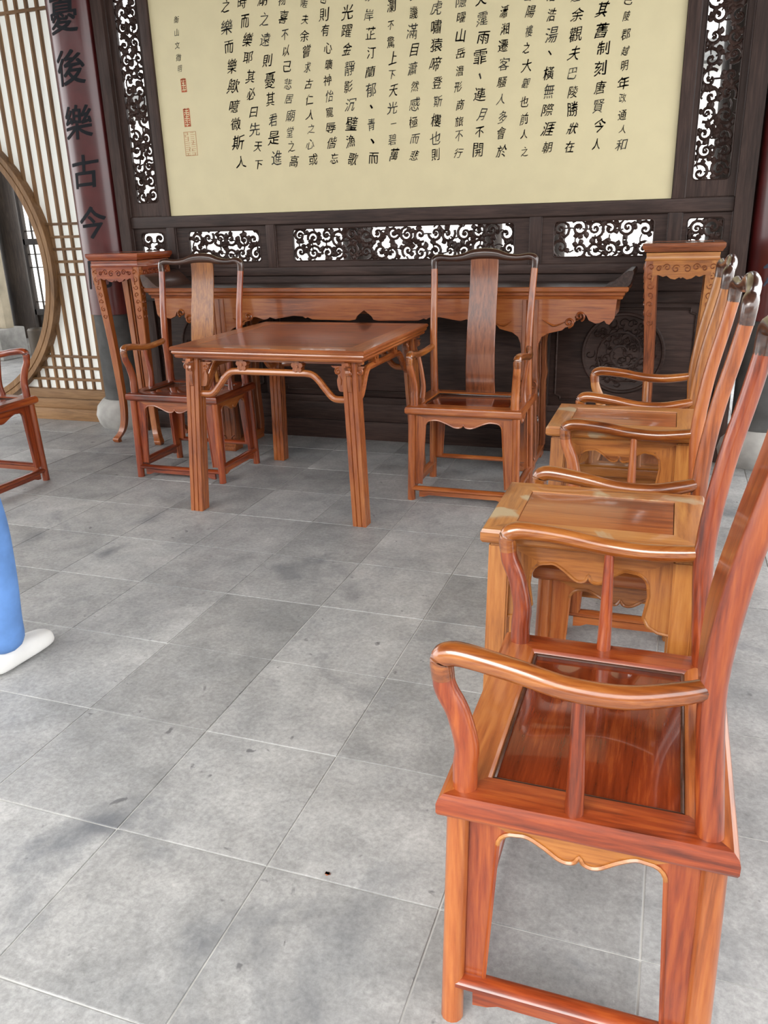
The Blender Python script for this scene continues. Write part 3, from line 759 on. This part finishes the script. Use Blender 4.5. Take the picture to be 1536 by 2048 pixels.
chair('red-brown yoke-back armchair turned sideways in front of the moon gate', 'red', (-1.590, 2.035, 0), PI/2, apr='red', arm='red', bent=True)

# ------------------------------------------------------------------ tea tables between the chairs
def tea_table(label, loc):
    t = thing('tea_table', label, 'table', loc, 0, 'tea tables between the armchairs')
    tone = 'amber'; wx, wy, wz = wood(tone, 'x'), wood(tone, 'y'), wood(tone, 'z'); W, D, H = .462, .350, .720
    bm = B(); rect_ring(bm, W, D, [(.012, H-.036), (.004, H-.032), (0, H-.026), (0, H-.008), (.004, H-.001), (.010, H), (.066, H), (.067, H-.003), (.068, H-.02), (.05, H-.036)])
    obj('top_frame', bm, [wood('worn', 'x'), wood('worn', 'y')], t, smooth=20)
    bm = B(); box(bm, -W/2+.068, W/2-.068, -D/2+.068, D/2-.068, H-.02, H-.0015, .001); obj('top_panel', bm, wood('orange', 'x'), t)
    bm = B(); rect_ring(bm, W-.06, D-.06, [(0, H-.05), (0, H-.036), (.015, H-.036), (.015, H-.05)]); obj('waist', bm, [wx, wy], t)
    hx, hy, spl = W/2-.040, D/2-.040, .014
    lx = lambda z: hx+spl*(1-z/H); ly = lambda z: hy+spl*(1-z/H)
    for sx in (-1, 1):
        for sy in (-1, 1):
            bm = B(); tube(bm, [(sx*lx(z), sy*ly(z), z) for z in (0, .3, H-.040)], .0235, 4, ref=(0, 1, 0), square=True)
            bmesh.ops.bevel(bm, geom=bm.edges[:], offset=.004, segments=2, affect='EDGES'); obj('leg', bm, wz, t)
    zt = H-.045
    for sy in (-1, 1):
        bm = B(); f = lambda u, z, d: (u*lx(z)/hx, sy*(ly(z)+.008-d), z)
        e = arch_board(bm, 2*hx-.03, zt, zt-.17, .054, .010, f, .014, drop=.034, cusp=.050, dip=.066, curl=True); bead(bm, e, .0035, zt); obj('apron', bm, [wx, wz], t)
    for sx in (-1, 1):
        bm = B(); f = lambda u, z, d: (sx*(lx(z)+.008-d), u*ly(z)/hy, z)
        e = arch_board(bm, 2*hy-.03, zt, zt-.17, .054, .010, f, .014, drop=.034, cusp=.046, dip=.058, r=.024, curl=True); bead(bm, e, .0035, zt); obj('apron', bm, [wy, wz], t)
    zs = .150; sx_, sy_ = lx(zs), ly(zs)
    bm = B(); rect_ring(bm, 2*sx_+.03, 2*sy_+.03, [(0, zs-.024), (0, zs), (.034, zs), (.034, zs-.024)]); sh = obj('shelf_frame', bm, [wx, wy], t)
    rn = random.Random(int(loc[1]*100)); ax, ay = sx_-.02, sy_-.02                    # cracked-ice lattice
    segs = [((-ax, -ay*.3), (-ax*.35, ay)), ((-ax, ay*.4), (ax*.1, -ay*.2)), ((-ax*.55, -ay), (-ax*.2, ay*.25)), ((-ax*.1, ay*.05), (ax*.25, ay)), ((ax*.1, -ay*.2), (ax*.2, -ay)),
            ((-ax*.1, ay*.05), (ax, ay*.35)), ((ax*.2, -ay*.6), (ax, -ay*.15)), ((ax*.55, ay*.2), (ax*.7, -ay*.33)), ((ax*.6, ay*.2), (ax*.75, ay)), ((-ax*.75, ay*.25), (-ax*.6, -ay*.8)), ((ax*.6, -ay*.38), (ax*.72, -ay))]
    for a_, b_ in segs:
        bm = B(); tube(bm, [(*a_, zs-.010), (*b_, zs-.010)], .0055, 4, ref=(0, 0, 1), square=True); obj('lattice_bar', bm, wx, sh)
    return t
tea_table('amber wooden tea table with worn top beside the glossy red-brown armchair', (1.830, .524, 0))
tea_table('amber wooden tea table between the two amber armchairs', (1.830, 1.4745, 0))

# ------------------------------------------------------------------ square table
def square_table():
    W, D, H = .985, 1.00, .822
    t = thing('square_table', 'polished red-brown square table with hump stretchers and plum blossom struts', 'table', (.205, 2.555, 0))
    wx, wy, wz = wood('orange', 'x'), wood('orange', 'y'), wood('orange', 'z')
    bm = B(); rect_ring(bm, W, D, [(.030, H-.058), (.018, H-.054), (.013, H-.046), (.016, H-.040), (.008, H-.036), (.004, H-.028), (.006, H-.022), (0, H-.017), (-.002, H-.009), (.003, H-.001), (.010, H), (.095, H), (.0965, H-.002), (.098, H-.02), (.09, H-.058)])
    obj('top_frame', bm, [wood('orange', 'x'), wood('orange', 'y')], t, smooth=18)
    bm = B(); box(bm, -W/2+.097, W/2-.097, -D/2+.097, D/2-.097, H-.02, H-.001); obj('top_panel', bm, wood('red', 'x'), t)
    hx, hy = .402, .430; fx, fy = .440, .470
    lx = lambda z: fx+(hx-fx)*z/(H-.058); ly = lambda z: fy+(hy-fy)*z/(H-.058)
    prof = []
    for cx, cy in ((1, 1), (-1, 1), (-1, -1), (1, -1)): pass
    h = .033
    edge = [(-h, -h), (-h*.45, -h), (-h*.36, -h*.86), (-h*.27, -h), (h*.27, -h), (h*.36, -h*.86), (h*.45, -h)]
    sec = []
    for k in range(4):
        c, s = round(math.cos(k*PI/2)), round(math.sin(k*PI/2)); sec += [(x*c-y*s, x*s+y*c) for x, y in edge]
    for sx in (-1, 1):
        for sy in (-1, 1):
            bm = B(); rings = []
            for z in (0, .25, .5, H-.056): rings.append([bm.verts.new((sx*lx(z)+x, sy*ly(z)+y, z)) for x, y in sec])
            for i in range(3):
                for k in range(len(sec)): bm.faces.new((rings[i][k], rings[i][(k+1) % len(sec)], rings[i+1][(k+1) % len(sec)], rings[i+1][k]))
            bm.faces.new(rings[0]); bm.faces.new(rings[-1]); obj('leg', bm, wz, t, smooth=20)
    zt = H-.056
    for ax in (0, 1):
        for s in (-1, 1):
            hw = hx if ax == 0 else hy
            off = (ly if ax == 0 else lx)
            f = (lambda u, v, d: (u, s*(off(v)+d), v)) if ax == 0 else (lambda u, v, d: (s*(off(v)+d), u, v))
            bm = B(); prism(bm, [(-hw-.06, zt), (hw+.06, zt), (hw+.06, zt-.014), (-hw-.06, zt-.014)], f, -.011, .011); obj('apron', bm, wx if ax == 0 else wy, t)
            for c in (-1, 1):
                for inw in (-1, 1):                                     # spandrels either side of the leg
                    k = .74 if inw > 0 else 1.0
                    p0 = c*(hw-inw*(-1)*0)                              # leg centre
                    sgn = c*inw
                    sh = [(.024, zt-.022), (.094*k, zt-.022), (.084*k, zt-.030), (.072*k, zt-.034), (.078*k, zt-.046), (.074*k, zt-.058), (.062*k, zt-.060), (.060*k, zt-.070), (.066*k, zt-.085), (.064*k, zt-.110), (.058*k, zt-.132), (.050*k, zt-.138), (.024, zt-.138)]
                    bm = B(); prism(bm, [(p0+sgn*u, v) for u, v in sh], f, -.009, .009)
                    sp_ = obj('spandrel', bm, wood('mid', 'z'), t, smooth=30)
                    bm = B(); cu = spiral((p0+sgn*.060*k, zt-.046), .017, .003, 1.2, 1.3, 14, -sgn); ribbon(bm, cu, [.006, .007, .005], f, .006, .014)
                    ribbon(bm, [(p0+sgn*.052*k, zt-.066), (p0+sgn*.044*k, zt-.085), (p0+sgn*.046*k, zt-.108)], [.003, .007, .003], f, .006, .013)
                    obj('curl', bm, wz, sp_)
            path = [(-hw-.010, .592), (-hw+.055, .590), (-hw+.090, .597), (-hw+.125, .632), (-hw+.158, .672), (-hw+.190, .698), (-hw+.225, .704)]
            path = [(p.x, p.y) for p in catmull([(u, v, 0) for u, v in path], 4)]
            path += [(-u, v) for u, v in reversed(path)]
            bm = B(); tube(bm, [f(u, v, 0) for u, v in path], .0165, 10, ref=(0, 1, 0) if ax == 0 else (1, 0, 0)); obj('hump_stretcher', bm, wx if ax == 0 else wy, t)
            for u in (-.143, .143):
                bm = B(); cz = .7375
                for q in range(5):
                    a = 2*PI*q/5+PI/2; pc = (u+.0175*math.cos(a), cz+.0175*math.sin(a))
                    ring_ = [(pc[0]+.0125*math.cos(b_*PI/4), pc[1]+.0125*math.sin(b_*PI/4)) for b_ in range(8)]; prism(bm, ring_, f, -.018, .020)
                ring_ = [(u+.007*math.cos(b_*PI/4), cz+.007*math.sin(b_*PI/4)) for b_ in range(8)]; prism(bm, ring_, f, -.018, .025)
                ribbon(bm, [(u+.018, cz+.012), (u+.030, cz+.018), (u+.040, cz+.014)], [.006, .009, .002], f, -.006, .016)
                obj('plum_blossom', bm, wood('crest', 'z') if False else wz, t, smooth=30)
square_table()

# ------------------------------------------------------------------ long altar table with everted ends
def altar():
    cx, y0, y1, H = .297, 3.115, 3.515, 1.005; hl = 1.436
    t = thing('altar_table', 'long brown altar table with upturned ends standing against the carved screen', 'table', (cx, 0, 0))
    wx, wy, wz = wood('orange', 'x'), wood('orange', 'y'), wood('mid', 'z')
    D = y1-y0; cy = (y0+y1)/2
    bm = B(); rect_ring(bm, 2*hl, D, [(.050, H-.066), (.030, H-.062), (.026, H-.052), (.030, H-.046), (.020, H-.042), (.018, H-.030), (.008, H-.026), (.002, H-.020), (0, H-.003), (.003, H), (.2, H), (.2, H-.03), (.06, H-.066)], 0, cy)
    box(bm, -hl+.19, hl-.19, cy-.01, cy+.01, H-.02, H-.0005); obj('top', bm, [wx, wy], t)
    bm = B(); box(bm, -hl+.01, hl-.01, y0+.01, y1-.01, H-.012, H+.0015, .001); obj('top_panel', bm, wood('screen', 'x'), t)
    for s in (-1, 1):
        bm = B(); poly = [(hl-.125, H), (hl-.090, H+.012), (hl-.060, H+.036), (hl-.035, H+.062), (hl-.010, H+.078), (hl+.012, H+.080), (hl+.018, H+.070), (hl+.014, H+.045), (hl+.004, H+.012), (hl-.01, H)]
        prism(bm, [(s*u, v) for u, v in poly], lambda u, v, d: (u, d, v), y0+.004, y1-.004); obj('everted_end', bm, wood('crest', 'y') if s < 0 else wood('screen', 'y'), t, smooth=50)
    LXc = .942
    def apron(yf, yb):
        zt = H-.062; zb = .828
        right = [(hl-.055, zt), (hl-.062, zb+.02), (hl-.085, zb-.012), (hl-.10, zb-.008), (hl-.112, zb+.008), (hl-.135, zb-.004), (hl-.155, zb-.008), (hl-.190, zb+.008), (hl-.205, zb+.035), (hl-.225, zb+.048), (hl-.248, zb+.045), (hl-.262, zb+.026), (hl-.256, zb+.004),
                 (hl-.268, zb-.012), (hl-.285, zb-.022), (hl-.310, zb-.030), (hl-.325, zb-.044), (hl-.36, zb-.052), (hl-.40, zb-.062), (LXc+.062, zb-.082), (LXc+.048, zb-.118), (LXc+.045, zb-.15)]
        inn = [(LXc-.045, zb-.15), (LXc-.048, zb-.118), (LXc-.062, zb-.082), (LXc-.095, zb-.058), (LXc-.130, zb-.050), (LXc-.165, zb-.040), (LXc-.178, zb-.022), (LXc-.205, zb-.014), (LXc-.222, zb+.005), (LXc-.250, zb+.010),
               (LXc-.275, zb+.002), (LXc-.300, zb-.006), (LXc-.330, zb-.002), (LXc-.345, zb+.008), (LXc-.38, zb-.002), (LXc-.43, zb+.006), (LXc-.50, zb+.018), (LXc-.56, zb+.014), (LXc-.575, zb+.004), (LXc-.59, zb+.010), (LXc-.62, zb-.002), (.09, zb-.006), (.055, zb), (.045, zb+.018), (.030, zb+.030), (.012, zb+.044), (0, zb+.052)]
        pr = right+inn
        full = pr+[(-u, v) for u, v in reversed(pr[:-1])]
        bm = B(); prism(bm, full, lambda u, v, d: (u, d, v), yf, yb); a_ = obj('apron', bm, wx, t, smooth=20)
        for s in (-1, 1):
            bm = B(); f = lambda u, v, d: (u, yf-d, v)
            for c, r, a0, sg in (((hl-.237, zb+.028), .026, -1.2, 1), ((hl-.292, zb-.004), .026, -1.6, 1), ((LXc-.205, zb+.010), .024, 4.4, -1)):
                sp = [(s*u, v) for u, v in spiral(c, r, .005, a0, 1.25, 18, sg)]; ribbon(bm, sp, [.010, .014, .011, .014], f, -.004, .011)
            for pts in ([(hl-.31, zb+.0), (hl-.36, zb-.02), (hl-.39, zb-.012), (hl-.43, zb+.012)], [(LXc-.18, zb-.012), (LXc-.14, zb-.022), (LXc-.10, zb+.0)]):
                pp = [(s*q.x, q.y) for q in catmull([(u, v, 0) for u, v in pts], 4)]; ribbon(bm, pp, [.004, .013, .003], f, -.004, .009)
            obj('cloud_curl', bm, wx, a_, smooth=50)
    apron(y0+.022, y0+.040); apron(y1-.040, y1-.022)
    for s in (-1, 1):
        for yy in (y0+.035, y1-.035):
            bm = B(); secs = [(.065, .055), (.12, .058), (.30, .050), (.45, .048), (.50, .055), (.56, .046), (.70, .043), (.94, .043)]
            rings = []
            for z, hw in secs:
                rings.append([bm.verts.new((s*LXc+u*hw, yy+v*.026, z)) for u, v in ((-1, -.7), (-.9, -1), (-.5, -1), (-.42, -.8), (-.30, -1), (.30, -1), (.42, -.8), (.5, -1), (.9, -1), (1, -.7), (1, 1), (-1, 1))])
            for i in range(len(rings)-1):
                for k in range(12): bm.faces.new((rings[i][k], rings[i][(k+1) % 12], rings[i+1][(k+1) % 12], rings[i+1][k]))
            bm.faces.new(rings[0]); bm.faces.new(rings[-1]); lg = obj('leg', bm, wz, t, smooth=25)
            if yy < y0+.1:
                bm = B(); f = lambda u, v, d: (u, yy-.026-d, v)
                for c in (-1, 1):
                    ribbon(bm, spiral((s*LXc+c*.030, .49), .022, .004, 1.5, 1.1, 14, -c), [.006, .009, .006], f, -.003, .008)
                    ribbon(bm, spiral((s*LXc+c*.040, .075), .026, .005, 1.5, 1.1, 14, c), [.007, .011, .006], f, -.003, .008)
                obj('curl', bm, wz, lg, smooth=50, kind='stuff')
        bm = B(); box(bm, s*LXc-.05, s*LXc+.05, y0+.0, y1-.0, .030, .068, .006); box(bm, s*LXc-.045, s*LXc+.045, y0+.0, y0+.10, 0, .031, .004); box(bm, s*LXc-.045, s*LXc+.045, y1-.10, y1, 0, .031, .004); obj('floor_runner', bm, wy, t)
        bm = B(); box(bm, s*LXc-.010, s*LXc+.010, y0+.05, y1-.05, .065, .90, .002); ep = obj('end_panel', bm, wood('crest', 'z'), t)
        bm = B(); f = lambda u, v, d: (s*LXc+.010*s+s*d, u, v); rn = random.Random(8)
        for k in range(22):
            ribbon(bm, spiral((rn.uniform(y0+.09, y1-.09), rn.uniform(.15, .8)), .035, .006, rn.uniform(0, 6), 1.1, 12, rn.choice((-1, 1))), [.006, .011, .006], f, -.002, .010)
        obj('relief', bm, wood('crest', 'z'), ep, smooth=50)
altar()

# ------------------------------------------------------------------ flower stands
def stand(label, tone, loc, group='flower stands'):
    t = thing('flower_stand', label, 'plant stand', loc, 0, group)
    wx, wy, wz = wood(tone, 'x'), wood(tone, 'y'), wood(tone if tone != 'red' else 'orange', 'z'); W = .382; H = 1.212
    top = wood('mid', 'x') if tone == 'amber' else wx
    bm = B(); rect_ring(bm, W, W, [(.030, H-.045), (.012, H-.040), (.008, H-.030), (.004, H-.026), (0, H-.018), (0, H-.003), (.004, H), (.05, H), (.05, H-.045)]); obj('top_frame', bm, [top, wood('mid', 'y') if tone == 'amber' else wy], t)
    bm = B(); box(bm, -W/2+.049, W/2-.049, -W/2+.049, W/2-.049, H-.03, H-.001, .001); obj('top_panel', bm, wood('crest', 'x'), t)
    bm = B(); rect_ring(bm, W-.032, W-.032, [(.004, H-.085), (0, H-.080), (.006, H-.066), (.004, H-.045), (.03, H-.045), (.03, H-.085)]); obj('waist', bm, [wx, wy], t)
    zt = H-.083; hs = W/2-.012
    cor = lambda z: {True: 0}.get(False, 0)
    path = [(.020, zt), (.018, zt-.05), (.024, zt-.13), (.036, zt-.30), (.048, zt-.52), (.056, zt-.74), (.058, zt-.88), (.052, .145), (.040, .085), (.020, .045), (.006, .028), (.004, .014), (.012, 0)]
    szs = [.034, .032, .029, .026, .024, .022, .021, .021, .021, .022, .024, .023, .020]
    P_ = catmull([(a, 0, z) for a, z in path], 4); S_ = lerp_list(szs, len(P_))
    for sx in (-1, 1):
        for sy in (-1, 1):
            bm = B(); rings = []
            for p, h in zip(P_, S_):
                c = W/2-.010-p.x-h+.012
                rings.append([bm.verts.new((sx*(c+u*h), sy*(c+v*h), max(p.z, 0))) for u, v in ((-.55, -1), (.85, -1), (1, -.85), (1, .85), (.85, 1), (-1, 1), (-1, -.55), (-.55, -.55))])
            for i in range(len(rings)-1):
                for k in range(8): bm.faces.new((rings[i][k], rings[i][(k+1) % 8], rings[i+1][(k+1) % 8], rings[i+1][k]))
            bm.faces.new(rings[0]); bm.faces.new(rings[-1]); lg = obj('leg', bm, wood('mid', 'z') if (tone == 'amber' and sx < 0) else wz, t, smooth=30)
            bm = B()
            for k in range(7):
                z = zt-.03-.045*k; i = min(range(len(P_)), key=lambda q: abs(P_[q].z-z)); c = W/2-.010-P_[i].x-S_[i]+.012; h = S_[i]
                f = lambda u, v, d: (sx*(c+u), sy*(c+h+d), v)
                ribbon(bm, spiral((0, z), .017, .004, 1.5*k, 1.0, 12, (-1)**k), [.003, .006, .004], f, -.002, .0045)
                f2 = lambda u, v, d: (sx*(c+h+d), sy*(c+u), v)
                ribbon(bm, spiral((0, z), .017, .004, 1.5*k, 1.0, 12, (-1)**k), [.003, .006, .004], f2, -.002, .0045)
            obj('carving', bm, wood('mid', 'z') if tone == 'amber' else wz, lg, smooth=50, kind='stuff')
    # aprons
    hw = W/2-.055
    low = [(-hw, zt-.105), (-hw+.010, zt-.075), (-hw+.028, zt-.066), (-hw*.62, zt-.076), (-hw*.50, zt-.070), (-hw*.36, zt-.084), (-hw*.20, zt-.088), (-hw*.06, zt-.078), (0, zt-.083)]
    low = low+[(-u, v) for u, v in reversed(low[:-1])]
    for k in range(4):
        rot = Matrix.Rotation(k*PI/2, 3, 'Z'); f = lambda u, v, d: rot @ Vector((u, -(W/2-.018)-d, v))
        n = len(low); bm = B(); ra = []
        for d in (-.016, .004):
            a_ = [bm.verts.new(f(u, v, d)) for u, v in low]; b_ = [bm.verts.new(f(u, zt+.001, d)) for u, v in low]; ra.append((a_, b_))
            for q in range(n-1): bm.faces.new((a_[q], a_[q+1], b_[q+1], b_[q]))
        for q in range(n-1):
            for s_ in (0, 1): bm.faces.new((ra[0][s_][q], ra[0][s_][q+1], ra[1][s_][q+1], ra[1][s_][q]))
        ap = obj('apron', bm, wx if k % 2 == 0 else wy, t, smooth=25)
        bm = B()
        for s_ in (-1, 1):
            for c, r, a0, sg in (((.026, zt-.038), .020, 2.6, -1), ((.068, zt-.030), .018, 0, 1), ((.105, zt-.036), .014, 3, -1)):
                ribbon(bm, [(s_*u, v) for u, v in spiral(c, r, .004, a0, 1.3, 16, sg)], [.003, .006, .004], f, .002, .0085)
        obj('carving', bm, wood('mid', 'x') if tone == 'amber' else wx, ap, smooth=50, kind='stuff')
    zr = .16
    bm = B(); rect_ring(bm, W-.10, W-.10, [(0, zr-.02), (0, zr), (.022, zr), (.022, zr-.02)])
    return t
stand('tall red-brown carved flower stand in front of the couplet column', 'red', (-1.352, 3.312, 0))
stand('tall amber carved flower stand at the upturned end of the altar table', 'amber', (1.975, 3.292, 0))

# ------------------------------------------------------------------ room beyond the moon gate
def gate_room():
    Y = 6.2
    c = at_y(52, 660, Y+.25)
    t = thing('timber_column', 'dark old round timber column beyond the moon gate', 'column', (c.x, c.y, 0))
    b_ = B(); lathe(b_, [(.125, .18), (.125, 4.3)], 24); obj('shaft', b_, wood('oldwood', 'z'), t)
    b_ = B(); lathe(b_, [(.17, 0), (.20, .05), (.20, .12), (.15, .19)], 24); obj('stone_base', b_, M_STONE, t)
    # lattice window
    a_, b2 = at_y(50, 405, Y+.7), at_y(120, 642, Y+.7); x0, x1 = a_.x-.1, a_.x+1.5; z0, z1 = .43, 2.6
    w_ = thing('window_1', kind='structure')
    def wb(name, x_0, x_1, z_0, z_1, th=.03, mat=wood('oldwood', 'z')):
        q = B(); box(q, x_0, x_1, Y+.7-th, Y+.7+th, z_0, z_1, .003); obj(name, q, mat, w_)
    for xx in (x0, x0+.75, x1): wb('stile', xx-.03, xx+.03, 0, 3.0)
    for z in (z0, 1.24, 2.1, z1): wb('rail', x0, x1, z-.035, z+.035)
    for k in range(1, 6):
        xx = x0+.125*k
        wb('lattice_bar', xx-.006, xx+.006, z0, z1, .012); wb('lattice_bar', xx+.744, xx+.756, z0, z1, .012)
    for z in (.55, .95, 1.10, 1.36, 1.75): wb('lattice_bar', x0, x1, z-.006, z+.006, .012)
    wb('panel', x0, x1, 0, z0, .01)
    # white-framed display case on a stone plinth
    k = at_y(39, 650, Y-.2)
    t = thing('display_case', 'cream framed glass display case on a pale stone plinth beyond the moon gate', 'display case', (k.x-.83, Y-.1, 0))
    b_ = B(); box(b_, -.62, .62, -.2, .2, 0, .34, .02); obj('plinth', b_, M_STONE, t)
    for x_0, x_1 in ((-.6, -.53), (.53, .6)):
        b_ = B(); box(b_, x_0, x_1, -.06, .06, .34, 2.6, .005); obj('frame', b_, M_CASE, t)
    for z_0, z_1 in ((.34, .42), (1.28, 1.35), (2.53, 2.6)):
        b_ = B(); box(b_, -.53, .53, -.05, .05, z_0, z_1, .005); obj('frame', b_, M_CASE, t)
    b_ = B(); box(b_, -.53, .53, .0, .008, .42, 2.53); obj('pane', b_, plain('dark_blue_glass', (.05, .08, .12), .08, .6), t)
    c = at_y(84, 717, Y-.15)
    b_ = B(); lathe(b_, [(.085, 0), (.10, .02), (.105, .33), (.09, .35), (.085, .33), (.08, .05), (.01, .04)], 4 if False else 20, (c.x, c.y))
    obj('waste_bin', b_, plain('brown_bin', (.06, .045, .03), .5), label='small dark brown bin standing below the far lattice window', cat='bin')
gate_room()

# ------------------------------------------------------------------ person walking past
def skin_mesh(name, verts, edges, radii, mat, parent, root=0, sub=2):
    me = bpy.data.meshes.new(name); me.from_pydata(verts, edges, []); me.update()
    o = bpy.data.objects.new(name, me); COL.objects.link(o); o.parent = parent
    sk = o.modifiers.new('skin', 'SKIN'); sk.use_smooth_shade = True
    sv = me.skin_vertices[0].data if len(me.skin_vertices) else None
    if sv is None:
        bpy.context.view_layer.objects.active = o
        me.skin_vertices.new() if hasattr(me.skin_vertices, 'new') else None
        sv = me.skin_vertices[0].data
    for v, r in zip(sv, radii): v.radius = (r, r) if not isinstance(r, tuple) else r
    for i, v in enumerate(sv): v.use_root = (i == root)
    ss = o.modifiers.new('sub', 'SUBSURF'); ss.levels = sub; ss.render_levels = sub
    me.materials.append(mat); return o
def person():
    t = thing('person', 'person in blue jeans and white shoes walking past the chairs', 'person', (-.035, .535, 0))
    skin_m = plain('skin', (.50, .30, .20), .5); jean = plain('blue_denim', lin(96, 138, 198), .85, var=.25); shirt = plain('grey_shirt', (.35, .36, .38), .85); white = plain('white_shoe', (.80, .80, .78), .6, var=.05)
    V = [(-.10, -.10, .95), (-.10, -.09, 1.10), (-.10, -.08, 1.25), (-.10, -.075, 1.40), (-.10, -.07, 1.50), (-.10, -.05, 1.58), (-.10, -.045, 1.66), (-.10, -.05, 1.74),
         (-.01, -.09, .90), (.036, .0, .50), (.008, -.005, .10), (0.006, .02, .035), (.01, .12, .026),
         (-.19, -.11, .90), (-.22, -.18, .50), (-.22, -.42, .16), (-.22, -.40, .09), (-.22, -.28, .045),
         (.08, -.09, 1.42), (.10, -.14, 1.16), (.10, -.06, .95), (.10, -.03, .88),
         (-.28, -.07, 1.42), (-.31, .0, 1.16), (-.30, .16, 1.02), (-.30, .21, .97)]
    Ed = [(0, 1), (1, 2), (2, 3), (3, 4), (4, 5), (5, 6), (6, 7), (0, 8), (8, 9), (9, 10), (10, 11), (11, 12), (0, 13), (13, 14), (14, 15), (15, 16), (16, 17), (3, 18), (18, 19), (19, 20), (20, 21), (3, 22), (22, 23), (23, 24), (24, 25)]
    Rd = [(.110, .080), (.115, .085), (.13, .09), (.13, .085), .052, .075, .088, .06, .070, .055, .036, .024, .018, .082, .055, .038, .035, .028, .05, .040, .028, .032, .05, .040, .028, .032]
    skin_mesh('body', V, Ed, Rd, skin_m, t)
    # face, hair
    b_ = B()
    for s in (-1, 1):
        for q, r in (((s*.032-.10, .028, 1.665), .011),): lathe(b_, [(.001, q[2]-r), (r*.8, q[2]-r*.5), (r, q[2]), (r*.8, q[2]+r*.5), (.001, q[2]+r)], 10, (q[0], q[1]))
    obj('eyes', b_, M_INK, t)
    b_ = B(); tube(b_, [(-.10, .040, 1.665), (-.10, .058, 1.635), (-.10, .045, 1.622)], [.008, .014, .010], 8); obj('nose', b_, skin_m, t)
    b_ = B(); tube(b_, [(-.125, .030, 1.592), (-.10, .038, 1.590), (-.075, .030, 1.592)], [.004, .008, .004], 8); obj('mouth', b_, plain('lips', (.42, .16, .13), .5), t)
    skin_mesh('hair', [(-.10, -.085, 1.60), (-.10, -.085, 1.68), (-.10, -.055, 1.745), (-.10, -.005, 1.75)], [(0, 1), (1, 2), (2, 3)], [.07, .085, .075, .05], plain('black_hair', (.012, .010, .009), .4), t)
    # hands with fingers
    for hx, hy, hz, dy in ((.10, -.02, .85, .02), (-.30, .235, .945, .05)):
        vv = [(hx, hy, hz+.03), (hx, hy-.02, hz+.075)]; ee = [(0, 1)]; rr = [(.030, .018), .027]
        for f_ in range(4):
            o_ = (f_-1.5)*.018; i0 = len(vv); ln = (.062, .072, .068, .054)[f_]
            vv += [(hx+.004, hy+o_+dy*.2, hz-.02), (hx-.002, hy+o_+dy*.5, hz-.02-ln*.5), (hx-.016, hy+o_+dy, hz-.02-ln)]; ee += [(0, i0), (i0, i0+1), (i0+1, i0+2)]; rr += [.0105, .009, .008]
        i0 = len(vv); vv += [(hx-.01, hy+.042, hz+.0), (hx-.02, hy+.055, hz-.035)]; ee += [(0, i0), (i0, i0+1)]; rr += [.011, .009]
        skin_mesh('hand', vv, ee, rr, skin_m, t, sub=1)
    # clothes
    skin_mesh('jeans', [(-.10, -.095, 1.02), (-.10, -.10, .93), (-.025, -.08, .84), (.020, -.03, .70), (.036, .0, .50), (.028, .005, .30), (.014, .0, .15), (.008, 0, .055), (-.175, -.11, .84), (-.205, -.14, .70), (-.22, -.18, .50), (-.22, -.29, .33), (-.22, -.40, .17)],
              [(0, 1), (1, 2), (2, 3), (3, 4), (4, 5), (5, 6), (6, 7), (1, 8), (8, 9), (9, 10), (10, 11), (11, 12)], [.115, .125, .090, .084, .074, .070, .072, .082, .090, .084, .072, .066, .066], jean, t, root=1)
    skin_mesh('shirt', [(-.10, -.095, .86), (-.10, -.09, 1.10), (-.10, -.08, 1.27), (-.10, -.075, 1.42), (-.10, -.07, 1.47), (.08, -.09, 1.43), (.10, -.13, 1.20), (-.28, -.07, 1.43), (-.305, -.01, 1.20)],
              [(0, 1), (1, 2), (2, 3), (3, 4), (3, 5), (5, 6), (3, 7), (7, 8)], [(.180, .150), (.155, .120), (.165, .118), (.15, .11), .07, .066, .055, .066, .055], shirt, t)
    def shoe(ox, oy, oz, pitch):
        bm = B(); rings = []
        secs = [(-.085, .030, .050, .062), (-.075, .036, .006, .078), (-.03, .040, 0, .085), (.02, .042, 0, .080), (.07, .048, 0, .076), (.12, .049, 0, .066), (.165, .045, 0, .056), (.19, .033, .003, .046), (.20, .014, .010, .034)]
        R_ = Matrix.Rotation(pitch, 3, 'X')
        for y, hw, zl, zh in secs:
            rings.append([bm.verts.new(Vector((ox, oy, oz))+R_ @ Vector((hw*u, y, zl+(zh-zl)*v))) for u, v in ((-.8, 0), (.8, 0), (1, .2), (.98, .5), (.75, .85), (.3, 1), (-.3, 1), (-.75, .85), (-.98, .5), (-1, .2))])
        for i in range(len(rings)-1):
            for k in range(10): bm.faces.new((rings[i][k], rings[i][(k+1) % 10], rings[i+1][(k+1) % 10], rings[i+1][k]))
        bm.faces.new(rings[0]); bm.faces.new(rings[-1]); o = obj('shoe', bm, white, t, smooth=60)
        m = o.modifiers.new('sub', 'SUBSURF'); m.levels = 2; m.render_levels = 2
    shoe(.012, .0, 0, 0); shoe(-.22, -.38, .07, -.5)
person()
# a fallen leaf on the paving
b_ = B(); c = CAM+(RGT*((655-768)/F_PX)+UPV*(-(1749-1024)/F_PX)+FWD)*(CAM.z/-(RGT*((655-768)/F_PX)+UPV*(-(1749-1024)/F_PX)+FWD).z)
vs = [b_.verts.new((c.x+math.cos(k*PI/4)*.007, c.y+math.sin(k*PI/4)*.005, .001+.003*(k % 2))) for k in range(8)]; b_.faces.new(vs)
bmesh.ops.solidify(b_, geom=b_.faces[:], thickness=.0006)
obj('fallen_leaf', b_, plain('orange_leaf', (.45, .14, .06), .7), smooth=0, label='tiny orange fallen leaf lying on the grey paving', cat='leaf')
